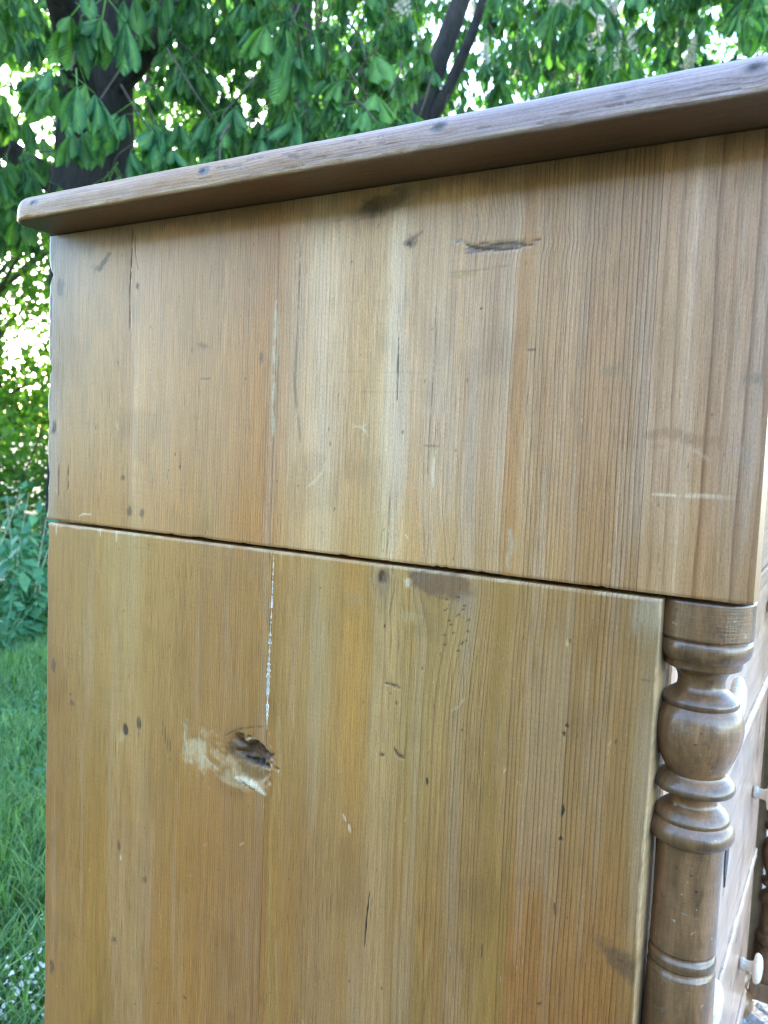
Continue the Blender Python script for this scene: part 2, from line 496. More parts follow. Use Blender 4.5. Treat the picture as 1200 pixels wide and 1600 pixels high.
LO1 = [(0.5496, (160, 128, 84)), (0.5345, (170, 136, 84)), (0.4862, (174, 141, 86)), (0.4560, (178, 148, 96)), (0.4450, (188, 160, 112)), (0.4328, (180, 148, 92)), (0.4202, (180, 143, 84)), (0.3798, (174, 138, 86)), (0.3482, (170, 132, 84)), (0.3183, (166, 128, 76)), (0.3044, (168, 130, 74)), (0.2898, (174, 139, 86)), (0.2629, (182, 150, 98)), (0.2524, (182, 146, 90)), (0.2372, (184, 142, 76)), (0.2234, (180, 142, 82)), (0.2200, (186, 158, 112)), (0.2080, (182, 154, 108)), (0.1940, (178, 148, 94)), (0.1716, (174, 144, 92)), (0.1586, (172, 140, 92)), (0.1431, (164, 132, 82)), (0.1410, (158, 125, 72)), (0.1304, (158, 125, 72)), (0.1280, (164, 132, 84)), (0.1062, (162, 129, 82)), (0.0875, (160, 126, 80)), (0.0662, (154, 122, 78)), (0.0525, (154, 124, 82)), (0.0425, (158, 136, 104))]
LO2 = [(0.5501, (164, 126, 78)), (0.5226, (168, 127, 74)), (0.4818, (170, 130, 68)), (0.4473, (170, 132, 80)), (0.4347, (182, 148, 102)), (0.4217, (172, 132, 82)), (0.3936, (176, 131, 70)), (0.3414, (168, 127, 80)), (0.3110, (158, 116, 70)), (0.2970, (166, 126, 70)), (0.2850, (164, 124, 72)), (0.2656, (168, 132, 88)), (0.2340, (166, 130, 84)), (0.2164, (172, 140, 98)), (0.2066, (176, 146, 104)), (0.1994, (168, 134, 88)), (0.1853, (164, 130, 78)), (0.1583, (162, 124, 76)), (0.1327, (156, 122, 68)), (0.1224, (154, 120, 66)), (0.1196, (162, 116, 66)), (0.0968, (160, 114, 64)), (0.0781, (158, 114, 66)), (0.0601, (156, 112, 62)), (0.0514, (150, 112, 66)), (0.0412, (146, 114, 72))]
LZ1, LZ2 = -0.3197, -0.4903
DENS = [(0.5527, 150, 0.10), (0.4538, 150, 0.10), (0.4453, 260, 0.25), (0.4123, 330, 0.42), (0.3673, 300, 0.40), (0.3372, 330, 0.55), (0.3097, 330, 0.62), (0.3075, 250, 0.38), (0.2709, 260, 0.42), (0.2406, 230, 0.30), (0.2214, 190, 0.28), (0.1938, 200, 0.34), (0.1677, 260, 0.45), (0.1511, 300, 0.62), (0.1358, 300, 0.75), (0.1342, 300, 0.20), (0.1280, 300, 0.25), (0.1249, 300, 0.80), (0.0972, 300, 0.95), (0.0623, 290, 1.00), (0.0580, 170, 0.45), (0.0563, 100, 0.62), (0.0301, 82, 0.78), (0.0002, 80, 0.80)]
DENSL = [(0.5526, 120, 0.08), (0.4478, 130, 0.10), (0.4055, 260, 0.28), (0.3596, 330, 0.42), (0.3349, 380, 0.62), (0.3055, 380, 0.70), (0.3021, 240, 0.14), (0.2615, 230, 0.18), (0.2259, 200, 0.22), (0.2114, 150, 0.30), (0.1880, 150, 0.42), (0.1701, 210, 0.62), (0.1571, 330, 0.80), (0.1424, 330, 0.75), (0.1403, 330, 0.12), (0.1281, 330, 0.12), (0.1261, 300, 0.95), (0.1009, 270, 1.00), (0.0577, 250, 1.00), (0.0509, 200, 0.55), (0.0409, 150, 0.35)]
GREY = lin(128, 112, 98); DARK = lin(60, 40, 26); PALE = lin(206, 178, 136); WHITE = lin(236, 214, 180); BROWN = lin(104, 74, 48)
GAIN = 0.92

def paint_side(Y, Z, lower, off):
    p = Paint(Y, Z)
    # wander of the grain, and its bending round the knots
    wy = Y + 0.0014*vnoise(Y, Z, 0.09, 0.22, 21) + 0.0004*vnoise(Y, Z, 0.03, 0.06, 22)
    def bump_(c, A, sy, sz):
        return A*np.exp(-((Y-c[0])/sy)**2-((Z-c[1])/sz)**2)
    def part(c, A, sy, sz):      # rings part round a knot
        d = Y-c[0]
        return A*np.tanh(d/(sy*0.35))*np.exp(-np.abs(d)/sy-((Z-c[1])/sz)**2)
    if not lower:
        wy = wy + bump_((0.1137, -0.0448), 0.0013, 0.030, 0.005) + bump_((0.1529, -0.0318), 0.0042, 0.024, 0.013) - part((0.2056, -0.0363), 0.003, 0.008, 0.008)
        wy = wy - part((0.1562, -0.0446), 0.002, 0.01, 0.01) + bump_((0.1753, -0.2402), 0.006, 0.02, 0.03)
    else:
        wy = wy - part((0.1773, -0.2436), 0.013, 0.026, 0.024) - part((0.2172, -0.2471), 0.005, 0.009, 0.014) + bump_((0.1692, -0.2732), 0.004, 0.02, 0.03)
        wy = wy - part((0.3165, -0.3889), 0.009, 0.028, 0.018) - part((0.4509, -0.3980), 0.0015, 0.005, 0.006) - part((0.4351, -0.3883), 0.0015, 0.005, 0.006)
        wy = wy - part((0.5398, -0.3611), 0.002, 0.006, 0.01)
    tabd = sorted(DENSL if lower else DENS, key=lambda q: q[0])
    g_ = np.linspace(-0.05, 0.62, 3000)
    dens = 1.35*np.interp(g_, [q[0] for q in tabd], [q[1] for q in tabd])
    cum = np.concatenate([[0], np.cumsum((dens[1:]+dens[:-1])*0.5*np.diff(g_))])
    p.phase = off + np.interp(wy, g_, cum)
    p.phase += 0.16*vnoise(Y, Z, 0.006, 0.06, 25)
    p.amp = np.interp(wy, [q[0] for q in tabd], [q[2] for q in tabd])
    p.amp *= 1 + 0.35*vnoise(wy, Z, 0.02, 0.10, 26)
    # tints along the grain
    ty = wy + 0.0015*vnoise(wy, Z, 0.012, 0.10, 31)
    if not lower:
        base = keys(UP, ty)
        k = sstep(-0.14, -0.235, Z)[:, None]
        base = base*np.array([1.38, 1.16, 1.07])*(1-k) + base*np.array([1.32, 1.05, 0.76])*k
        base = base*(np.array([0.96, 0.905, 0.84])*(1-np.array([0.10, 0.16, 0.24])*sstep(0.30, 0.52, Y)[:, None]))
    else:
        k = sstep(LZ1, LZ2, Z)[:, None]
        base = (keys(LO1, ty)*(1-k) + keys(LO2, ty)*k)*np.array([1.09, 0.875, 0.67])
    s1 = vnoise(wy, Z, 0.011, 0.16, 41); s2 = vnoise(wy, Z, 0.0042, 0.09, 42); s3 = vnoise(wy, Z, 0.0017, 0.05, 43)
    lum = 1 + 0.035*s1 + 0.035*s2 + 0.05*s3
    warm = 0.05*vnoise(wy, Z, 0.018, 0.12, 44) + 0.03*vnoise(wy, Z, 0.006, 0.06, 45)
    p.tint = base*lum[:, None]*np.stack([1+warm*0.4, 1-warm*0.3, 1-warm*1.5], -1)
    # worn pale bands of rubbed-through finish, running with the grain
    wb = sstep(0.25, 0.8, vnoise(wy, Z, 0.009, 0.20, 51)+0.35*vnoise(wy, Z, 0.0025, 0.05, 52))
    p.colour(np.arange(len(Y)), wb*(0.08 if lower else 0.17), lin(206, 186, 160))
    p.dull = 0.45*wb + 0.25*sstep(0.1, 0.8, vnoise(Y, Z, 0.06, 0.05, 53))
    # faint cross scratches from planing
    cs = sstep(0.62, 0.9, vnoise(Y, Z, 0.016, 0.0011, 55)+0.4*vnoise(Y, Z, 0.1, 0.05, 56))
    p.tint *= (1-0.05*cs)[:, None]
    # grime
    gr = sstep(0.35, 0.9, vnoise(Y, Z, 0.05, 0.04, 57)+0.5*vnoise(Y, Z, 0.012, 0.02, 58))
    p.tint *= (1-0.12*gr)[:, None]
    L, E = p.line, p.ell
    if not lower:     # ragged dark finish along the top, deepened to paint in the overhang's shade
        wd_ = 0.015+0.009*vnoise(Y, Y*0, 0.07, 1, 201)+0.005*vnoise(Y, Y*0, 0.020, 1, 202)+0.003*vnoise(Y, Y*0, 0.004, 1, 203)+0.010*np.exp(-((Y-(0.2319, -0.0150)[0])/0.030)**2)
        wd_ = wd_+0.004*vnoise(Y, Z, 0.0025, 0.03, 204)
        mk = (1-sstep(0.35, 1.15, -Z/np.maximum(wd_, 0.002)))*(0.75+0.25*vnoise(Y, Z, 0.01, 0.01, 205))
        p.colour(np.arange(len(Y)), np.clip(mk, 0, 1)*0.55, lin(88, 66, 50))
    # small dents and specks
    r = np.random.default_rng(77 if lower else 78)
    for q in range(150):
        c = (r.uniform(0.01, 0.54), r.uniform(-0.66, -0.245) if lower else r.uniform(-0.23, -0.012))
        if r.random() < 0.5: E(c, r.uniform(0.0003, 0.0007), r.uniform(0.0004, 0.0014), DARK, r.uniform(0.3, 0.8), 0.5, 0, 0.2, q, 0.5, 0.0002)
        else:
            a = r.uniform(-1.2, 1.2); l_ = r.uniform(0.001, 0.005)
            L([c, (c[0]+math.sin(a)*l_, c[1]+math.cos(a)*l_)], r.uniform(0.0003, 0.0006), PALE, r.uniform(0.3, 0.8), 0.35, q)
    if not lower:
        # slit knot with torn lip
        E((0.1502, -0.0436), 0.0165, 0.0024, lin(126, 108, 100), 0.9, 0.35, 0.06, 0.35, 3, 0.9, 0.0004, 0.4)
        L([(0.1789, -0.0396), (0.1722, -0.0391), (0.1666, -0.0425), (0.1541, -0.0455), (0.1402, -0.0460), (0.1257, -0.0444)], 0.0007, DARK, 0.9, 0.25, 4, 0.0009)
        L([(0.1646, -0.0405), (0.1483, -0.0427), (0.1345, -0.0433), (0.1232, -0.0426)], 0.0005, DARK, 0.8, 0.3, 5, 0.0005)
        L([(0.1813, -0.0416), (0.1789, -0.0388), (0.1747, -0.0377), (0.1696, -0.0404)], 0.0009, lin(196, 180, 158), 0.8, 0.3, 6, 0.0, 1)
        L([(0.1574, -0.0456), (0.1501, -0.0469), (0.1441, -0.0467)], 0.0006, lin(196, 180, 158), 0.8, 0.35, 7)
        L([(0.1805, -0.0571), (0.1637, -0.0565), (0.1436, -0.0558), (0.1377, -0.0563)], 0.0006, GREY, 0.4, 0.35, 8)
        E((0.1699, -0.0582), 0.008, 0.0022, lin(176, 150, 84), 0.4, 0.5, 0.1, 0.3, 9)
        # small knots and smudges
        E((0.2074, -0.0362), 0.0036, 0.0030, lin(112, 92, 76), 0.8, 0.6, 0.3, 0.45, 11)
        E((0.2079, -0.0369), 0.0014, 0.0014, DARK, 0.6, 0.6, 0, 0.4, 12)
        L([(0.2058, -0.0340), (0.1992, -0.0308)], 0.0012, lin(120, 100, 84), 0.5, 0.2, 13)
        for u in (590, 570, 610, 625):
            pass
        E((0.2321, -0.0110), 0.020, 0.0060, lin(92, 68, 48), 0.75, 0.6, 0.18, 0.5, 14)
        E((0.2345, -0.0116), 0.007, 0.0040, lin(60, 44, 34), 0.7, 0.6, 0.1, 0.5, 15)
        E((0.4832, -0.0254), 0.0085, 0.0026, lin(112, 92, 76), 0.75, 0.55, 0.75, 0.45, 16)
        E((0.4928, -0.0306), 0.0034, 0.0030, lin(118, 98, 80), 0.55, 0.6, 0.2, 0.6, 17)
        E((0.5352, -0.0418), 0.0040, 0.0058, lin(126, 118, 120), 0.75, 0.6, 0, 0.5, 18)
        E((0.5425, -0.1572), 0.0028, 0.0050, lin(96, 84, 78), 0.85, 0.45, 0, 0.45, 19)
        E((0.5425, -0.1593), 0.0012, 0.0022, DARK, 0.6, 0.6, 0, 0.5, 20)
        E((0.4455, -0.0472), 0.0017, 0.0026, lin(92, 72, 58), 0.85, 0.5, 0.2, 0.3, 21)
        E((0.3769, -0.0942), 0.0050, 0.0016, lin(132, 106, 78), 0.6, 0.6, -0.2, 0.5, 22)
        E((0.3875, -0.0972), 0.0011, 0.0011, lin(110, 86, 66), 0.6, 0.6, 0, 0.5, 23)
        E((0.3223, -0.1046), 0.0016, 0.0040, lin(112, 92, 84), 0.7, 0.6, 0, 0.5, 24)
        E((0.4506, -0.2208), 0.0026, 0.0040, lin(118, 90, 62), 0.8, 0.4, 0, 0.3, 25)
        E((0.4363, -0.2208), 0.0024, 0.0036, lin(124, 96, 68), 0.75, 0.45, -0.4, 0.4, 26)
        E((0.4584, -0.1946), 0.0019, 0.0022, lin(104, 78, 56), 0.8, 0.5, 0, 0.4, 27)
        E((0.0071, -0.1208), 0.0044, 0.0030, lin(132, 118, 98), 0.5, 0.6, 0, 0.4, 28)
        E((0.0790, -0.1160), 0.0060, 0.0030, lin(146, 128, 104), 0.45, 0.6, 0, 0.4, 29)
        # cracks
        L([(0.4514, -0.0049), (0.4523, -0.0240), (0.4539, -0.0481), (0.4531, -0.0798)], 0.0005, DARK, 0.95, 0.12, 31, 0.0010)
        L([(0.4492, -0.0061), (0.4482, -0.0220), (0.4451, -0.0342)], 0.0004, DARK, 0.6, 0.3, 32, 0.0004)
        L([(0.5356, -0.1858), (0.5352, -0.2142)], 0.0004, DARK, 0.95, 0.0, 33, 0.0008)
        L([(0.5234, -0.1879), (0.5233, -0.1959)], 0.0004, DARK, 0.9, 0.1, 34, 0.0006)
        L([(0.5232, -0.2012), (0.5239, -0.2087)], 0.0004, DARK, 0.9, 0.1, 35, 0.0006)
        L([(0.5453, -0.0136), (0.5463, -0.0578), (0.5466, -0.0998)], 0.0005, lin(84, 76, 76), 0.7, 0.4, 36, 0.0003)
        L([(0.5463, -0.1263), (0.5460, -0.1423)], 0.0004, DARK, 0.7, 0.3, 37, 0.0004)
        L([(0.3976, -0.1712), (0.3965, -0.1860)], 0.0004, DARK, 0.8, 0.1, 38, 0.0005)
        L([(0.4104, -0.1867), (0.4102, -0.1939)], 0.0003, DARK, 0.8, 0.1, 39, 0.0004)
        L([(0.2912, -0.0292), (0.2913, -0.0544), (0.2915, -0.0882)], 0.0005, lin(116, 90, 68), 0.7, 0.3, 40, 0.0002)
        L([(0.2915, -0.0882), (0.2928, -0.1224), (0.2859, -0.1611)], 0.0012, lin(128, 106, 82), 0.55, 0.35, 41)
        L([(0.2133, -0.0738), (0.2129, -0.0911), (0.2126, -0.1070), (0.2123, -0.1328)], 0.00045, DARK, 0.9, 0.45, 42, 0.0005)
        L([(0.1877, -0.0768), (0.1867, -0.1037), (0.1881, -0.1464), (0.1882, -0.1778)], 0.0004, lin(120, 92, 72), 0.7, 0.35, 43)
        L([(0.2146, -0.1914), (0.2144, -0.2159), (0.2150, -0.2332)], 0.0005, lin(120, 96, 72), 0.7, 0.35, 44)
        L([(0.3103, -0.0660), (0.3103, -0.0962), (0.3104, -0.1223), (0.3096, -0.1574)], 0.0017, lin(206, 186, 154), 0.9, 0.42, 45, -0.0001, 1)
        L([(0.3069, -0.0963), (0.3070, -0.1223), (0.3070, -0.1530)], 0.0007, lin(126, 110, 90), 0.6, 0.4, 46)
        L([(0.1292, -0.1033), (0.1222, -0.1042)], 0.0004, DARK, 0.7, 0.1, 47)
        L([(0.3869, -0.1172), (0.3680, -0.1183)], 0.0004, lin(120, 96, 70), 0.6, 0.2, 48)
        L([(0.1972, -0.1612), (0.1751, -0.1600)], 0.0003, lin(150, 84, 60), 0.6, 0.2, 49)
        E((0.0620, 0.0054), 0.0008, 0.0008, DARK, 0.95, 0.3, 0, 0.1, 50, 1, 0.0004)
        E((0.1576, -0.0791), 0.0008, 0.0006, DARK, 0.9, 0.3, 0, 0.1, 51, 1, 0.0003)
        # white scratches and paint marks
        L([(0.2461, -0.1491), (0.2391, -0.1502), (0.2351, -0.1522), (0.2325, -0.1558)], 0.0006, WHITE, 0.9, 0.15, 52, 0.0, 1)
        L([(0.2391, -0.1502), (0.2348, -0.1489)], 0.0005, WHITE, 0.8, 0.2, 53)
        L([(0.2643, -0.1715), (0.2676, -0.1806), (0.2731, -0.1864), (0.2793, -0.1911)], 0.0009, lin(228, 199, 154), 0.95, 0.08, 54, 0.0002, 1)
        L([(0.1843, -0.1682), (0.1847, -0.1769), (0.1839, -0.1855)], 0.0009, WHITE, 0.9, 0.15, 55, 0, 1)
        L([(0.1873, -0.1620), (0.1861, -0.1856)], 0.0007, PALE, 0.6, 0.35, 56)
        L([(0.5092, -0.2289), (0.5045, -0.2270), (0.4952, -0.2268)], 0.0007, WHITE, 0.9, 0.2, 57, 0, 1)
        L([(0.4681, -0.1515), (0.4636, -0.1575)], 0.0007, PALE, 0.8, 0.2, 58)
        E((0.4807, -0.1503), 0.0055, 0.0013, lin(196, 163, 118), 0.6, 0.4, -0.1, 0.3, 59)
        E((0.5076, -0.1857), 0.0045, 0.0012, lin(196, 163, 118), 0.6, 0.4, -0.4, 0.3, 60)
        L([(0.4644, -0.1515), (0.4643, -0.1585)], 0.0006, PALE, 0.85, 0.1, 61)
        L([(0.0527, -0.1818), (0.0455, -0.1817), (0.0271, -0.1812), (0.0088, -0.1813)], 0.0006, WHITE, 0.8, 0.25, 62, 0, 1)
        L([(0.0397, -0.1522), (0.0344, -0.1567), (0.0245, -0.1636)], 0.0008, lin(206, 171, 137), 0.8, 0.2, 63)
        L([(0.0587, -0.1508), (0.0451, -0.1491), (0.0321, -0.1533), (0.0229, -0.1524)], 0.0030, lin(150, 108, 74), 0.45, 0.35, 64)
        L([(0.0584, -0.1565), (0.0446, -0.1564)], 0.0005, lin(150, 100, 76), 0.6, 0.2, 65)
        L([(0.0545, -0.1037), (0.0498, -0.1271), (0.0478, -0.1371)], 0.0005, lin(190, 157, 120), 0.6, 0.3, 66)
        L([(0.0554, -0.1820), (0.0489, -0.1894), (0.0436, -0.1958)], 0.0005, lin(206, 174, 129), 0.8, 0.45, 67)
        E((0.0129, -0.1560), 0.0035, 0.0020, lin(190, 158, 140), 0.6, 0.5, 0, 0.5, 68)
        E((0.0086, -0.1623), 0.0030, 0.0040, lin(180, 158, 140), 0.5, 0.5, 0, 0.5, 69)
        L([(0.1322, -0.2087), (0.1320, -0.2200), (0.1318, -0.2305)], 0.0022, lin(196, 174, 141), 0.75, 0.5, 70, 0, 1)
        L([(0.2865, -0.1460), (0.2859, -0.1611)], 0.0005, PALE, 0.5, 0.3, 71)
        L([(0.2026, -0.2165), (0.1997, -0.2194)], 0.0005, WHITE, 0.8, 0.1, 72)
        for q, u in enumerate((480, 520, 560, 600, 640, 690, 740, 640, 700, 560)):
            y_, z_ = (0.2223, -0.1188)
        L([(0.3004, -0.0665), (0.2061, -0.0719)], 0.0004, lin(140, 110, 76), 0.18, 0.5, 73)
        L([(0.2431, -0.0839), (0.1789, -0.0878)], 0.0004, lin(140, 110, 76), 0.18, 0.5, 74)
        L([(0.2617, -0.1142), (0.1861, -0.1164)], 0.0004, lin(140, 110, 76), 0.18, 0.5, 75)
        L([(0.2461, -0.1276), (0.1988, -0.1276)], 0.0004, lin(140, 110, 76), 0.18, 0.5, 76)

    else:
        # torn knot hole at the joint: pale torn fibres, brown bowl, dark rough cavity
        E((0.3496, -0.3973), 0.026, 0.0092, lin(216, 188, 144), 0.6, 0.5, -0.42, 0.9, 3, 0.5, 0.0006, 1)
        E((0.3705, -0.4002), 0.0100, 0.0105, lin(220, 196, 154), 0.62, 0.6, 0.1, 0.9, 4, 0.6, 0.0004, 1)
        E((0.3853, -0.3902), 0.0035, 0.0130, lin(190, 161, 120), 0.5, 0.6, 0, 0.9, 5, 0.4, 0.0003, 1)
        E((0.3234, -0.3930), 0.0185, 0.0125, lin(146, 112, 64), 0.9, 0.3, -0.30, 0.30, 6, 0.9, 0.0030)
        E((0.3333, -0.3867), 0.0120, 0.0060, lin(116, 88, 64), 0.8, 0.5, -0.2, 0.5, 7, 0.9, 0.0010)
        E((0.3178, -0.3855), 0.0165, 0.0082, lin(84, 60, 40), 0.95, 0.35, -0.28, 0.4, 8, 1, 0.0042, 1)
        L([(0.3295, -0.3925), (0.3210, -0.3933), (0.3134, -0.3934), (0.3046, -0.3932)], 0.0016, lin(26, 20, 20), 0.95, 0.15, 9, 0.0030, 1)
        for q, (a, b) in enumerate(((382, 1172), (392, 1180), (402, 1184), (410, 1178), (396, 1168), (408, 1190))):
            E(((0.3189, -0.3871)[0]+0.0016*(q-2.5), (0.3189, -0.3871)[1]+0.0022*((q*2) % 3-1)), 0.0018, 0.0014, lin(132, 98, 58), 0.4, 0.5, q, 0.5, 10+q, 1, -0.0004)
        L([(0.3299, -0.3792), (0.3229, -0.3757), (0.3158, -0.3751)], 0.0009, WHITE, 0.9, 0.2, 17, 0, 1)
        L([(0.3350, -0.4083), (0.3247, -0.4085), (0.3157, -0.4101), (0.3074, -0.4131)], 0.0022, lin(226, 207, 175), 0.95, 0.45, 18, -0.0006, 1)
        L([(0.3301, -0.4090), (0.3204, -0.4122), (0.3156, -0.4115)], 0.0007, DARK, 0.7, 0.2, 19, 0.0008)
        L([(0.3702, -0.3917), (0.3679, -0.4011), (0.3690, -0.4088)], 0.0013, lin(220, 197, 158), 0.7, 0.55, 20, 0, 1)
        L([(0.3667, -0.3983), (0.3589, -0.4039), (0.3494, -0.4040)], 0.0011, lin(220, 197, 158), 0.6, 0.6, 21, 0, 1)
        L([(0.3870, -0.3780), (0.3867, -0.3880), (0.3829, -0.4021)], 0.0009, lin(220, 197, 158), 0.6, 0.55, 22, 0, 1)
        for q, u in enumerate((250, 258, 264, 271)):
            y_, z_ = (0.4041, -0.3918)
            L([(y_+0.0055-0.0028*q, z_+0.012-0.005*q), (y_+0.0055-0.0028*q, z_-0.001-0.006*q)], 0.0006, lin(96, 66, 40), 0.7, 0.4, 23+q, 0.0003)
        L([(0.3471, -0.3792), (0.3351, -0.3718), (0.3202, -0.3667), (0.3104, -0.3641)], 0.0007, BROWN, 0.7, 0.3, 28, 0.0003)
        # the two little dark knots
        E((0.4552, -0.4042), 0.0030, 0.0048, lin(206, 176, 125), 0.8, 0.5, 0, 0.4, 31)
        E((0.4509, -0.3969), 0.0030, 0.0048, lin(92, 66, 46), 0.95, 0.25, 0.1, 0.15, 32, 1, 0.0003)
        E((0.4358, -0.3884), 0.0028, 0.0050, lin(104, 76, 54), 0.9, 0.3, 0, 0.15, 33, 1, 0.0002)
        E((0.4358, -0.3863), 0.0016, 0.0016, lin(140, 112, 96), 0.6, 0.5, 0, 0.2, 34)
        L([(0.4357, -0.3936), (0.4362, -0.4000)], 0.0008, BROWN, 0.5, 0.2, 35)
        # grey knot and round knot under the seam
        E((0.1769, -0.2435), 0.0200, 0.0108, lin(140, 104, 70), 0.9, 0.22, -0.22, 0.22, 36, 1)
        E((0.1886, -0.2417), 0.0050, 0.0080, lin(140, 112, 84), 0.6, 0.5, -0.3, 0.3, 37)
        L([(0.1976, -0.2448), (0.1933, -0.2374), (0.1868, -0.2335)], 0.0006, BROWN, 0.5, 0.3, 38)
        L([(0.1962, -0.2446), (0.1882, -0.2497), (0.1746, -0.2540), (0.1652, -0.2500), (0.1604, -0.2431), (0.1641, -0.2389)], 0.0006, lin(128, 98, 64), 0.55, 0.35, 39)
        E((0.1993, -0.2470), 0.0022, 0.0028, WHITE, 0.85, 0.45, 0.3, 0.5, 40, 1, 0, 1)
        E((0.1598, -0.2541), 0.0065, 0.0080, lin(170, 146, 120), 0.6, 0.5, 0, 0.5, 41, 0.6)
        for q in range(16):
            y_, z_ = (0.1636, -0.2644)
            yy_ = y_+0.0080*math.sin(q*1.9); zz_ = z_+0.012-0.0022*q
            L([(yy_+0.0014, zz_), (yy_-0.0014, zz_+0.0010)], 0.0005, lin(70, 54, 42), 0.75, 0.35, 42+q, 0.0002)
        E((0.2171, -0.2483), 0.0052, 0.0088, lin(156, 122, 82), 0.7, 0.35, 0, 0.2, 60, 0.9)
        E((0.2172, -0.2463), 0.0034, 0.0050, lin(84, 56, 38), 0.95, 0.35, 0, 0.2, 61, 1, 0.0003)
        E((0.2172, -0.2467), 0.0017, 0.0026, lin(48, 30, 22), 0.9, 0.4, 0, 0.2, 611, 1, 0.0004)
        E((0.2173, -0.2450), 0.0011, 0.0014, lin(150, 112, 84), 0.8, 0.4, 0, 0.2, 62, 1, 0.0003)
        E((0.2157, -0.2581), 0.0034, 0.0130, lin(170, 140, 100), 0.6, 0.4, 0, 0.2, 63, 0.8)
        E((0.1964, -0.2687), 0.0068, 0.0036, lin(202, 171, 118), 0.6, 0.4, -0.1, 0.3, 64)
        E((0.2375, -0.2622), 0.0062, 0.0034, lin(192, 157, 104), 0.5, 0.5, 0, 0.4, 65)
        L([(0.2248, -0.2376), (0.2254, -0.2460), (0.2230, -0.2562)], 0.0006, lin(120, 92, 60), 0.6, 0.3, 66)
        L([(0.2110, -0.2361), (0.2088, -0.2441), (0.2087, -0.2544), (0.2113, -0.2692)], 0.0006, lin(120, 92, 60), 0.6, 0.3, 67)
        E((0.2143, -0.2771), 0.0007, 0.0013, DARK, 0.8, 0.4, 0, 0.2, 68)
        # dents and creases
        L([(0.2121, -0.3141), (0.2073, -0.3145), (0.2015, -0.3151)], 0.0008, lin(96, 74, 44), 0.9, 0.2, 69, 0.0007)
        L([(0.2039, -0.3243), (0.2024, -0.3270)], 0.0006, DARK, 0.8, 0.1, 70, 0.0003)
        L([(0.2146, -0.3619), (0.2107, -0.3618)], 0.0009, lin(96, 72, 42), 0.9, 0.1, 71, 0.0006)
        L([(0.2034, -0.3558), (0.2003, -0.3594), (0.1956, -0.3599)], 0.0010, lin(92, 70, 42), 0.85, 0.2, 72, 0.0007)
        L([(0.1952, -0.3498), (0.1957, -0.3583)], 0.0004, BROWN, 0.7, 0.2, 73)
        E((0.5398, -0.3600), 0.0026, 0.0062, lin(118, 96, 78), 0.85, 0.45, 0, 0.4, 74)
        E((0.5179, -0.3810), 0.0012, 0.0016, lin(120, 94, 60), 0.8, 0.4, -0.4, 0.4, 75)
        E((0.5162, -0.3878), 0.0024, 0.0034, lin(122, 96, 62), 0.7, 0.5, 0.5, 0.6, 76)
        E((0.5387, -0.6312), 0.0028, 0.0058, lin(112, 84, 66), 0.8, 0.4, 0.1, 0.4, 77)
        E((0.4605, -0.5771), 0.0026, 0.0022, lin(98, 74, 48), 0.75, 0.6, 0, 0.5, 78)
        E((0.4562, -0.4956), 0.0016, 0.0042, lin(112, 86, 66), 0.8, 0.5, 0, 0.3, 79)
        L([(0.4545, -0.5027), (0.4536, -0.5068)], 0.0007, WHITE, 0.9, 0, 80)
        E((0.4262, -0.5143), 0.0020, 0.0028, lin(108, 80, 52), 0.7, 0.6, -0.4, 0.5, 81)
        L([(0.4273, -0.4977), (0.4262, -0.5122)], 0.0005, lin(124, 94, 62), 0.6, 0.3, 82)
        E((0.3806, -0.5953), 0.0024, 0.0011, lin(96, 72, 46), 0.7, 0.6, -0.1, 0.4, 83)
        L([(0.2176, -0.4572), (0.2188, -0.4731), (0.2198, -0.4949)], 0.0005, DARK, 0.95, 0.1, 84, 0.0008)
        L([(0.2150, -0.4585), (0.2162, -0.4766)], 0.0004, lin(110, 84, 58), 0.6, 0.3, 85)
        for c in ((0.0915, -0.3166), (0.0931, -0.3215), (0.0913, -0.3835)):
            E(c, 0.0010, 0.0012, lin(26, 20, 18), 0.95, 0.3, 0, 0.2, 86, 1, 0.0006)
        L([(0.0910, -0.3632), (0.0908, -0.3662), (0.0917, -0.3703)], 0.0008, lin(26, 20, 18), 0.95, 0.1, 87, 0.0006)
        L([(0.1790, -0.3693), (0.1787, -0.3734)], 0.0008, lin(26, 20, 18), 0.95, 0, 88, 0.0005)
        L([(0.0928, -0.4221), (0.0919, -0.4296)], 0.0007, DARK, 0.7, 0.2, 89, 0.0003)
        L([(0.1362, -0.4632), (0.1357, -0.4712)], 0.0005, DARK, 0.8, 0.1, 90, 0.0003)
        E((0.0980, -0.4861), 0.0014, 0.0008, DARK, 0.8, 0.4, 0.5, 0.3, 91)
        E((0.1857, -0.2998), 0.0009, 0.0009, DARK, 0.7, 0.4, 0, 0.3, 92)
        # pale nicks
        L([(0.1652, -0.3235), (0.1598, -0.3192), (0.1558, -0.3128)], 0.0006, lin(216, 182, 129), 0.9, 0.4, 93, 0, 1)
        L([(0.2405, -0.4095), (0.2383, -0.4133)], 0.0008, WHITE, 0.8, 0.1, 94)
        L([(0.2357, -0.4153), (0.2344, -0.4202)], 0.0009, WHITE, 0.85, 0.1, 95)
        L([(0.1903, -0.3915), (0.1935, -0.4022)], 0.0006, lin(206, 171, 116), 0.8, 0.4, 96)
        L([(0.4843, -0.2353), (0.4834, -0.2436)], 0.0007, WHITE, 0.85, 0.1, 97)
        L([(0.4648, -0.2357), (0.4646, -0.2455)], 0.0009, WHITE, 0.9, 0.1, 98)
        E((0.4850, -0.2375), 0.0026, 0.0022, lin(220, 199, 163), 0.85, 0.4, 0, 0.4, 99)
        L([(0.5381, -0.2388), (0.5380, -0.2469)], 0.0007, WHITE, 0.8, 0.1, 100)
        E((0.5423, -0.2369), 0.0060, 0.0020, lin(216, 195, 163), 0.75, 0.5, 0, 0.5, 101)
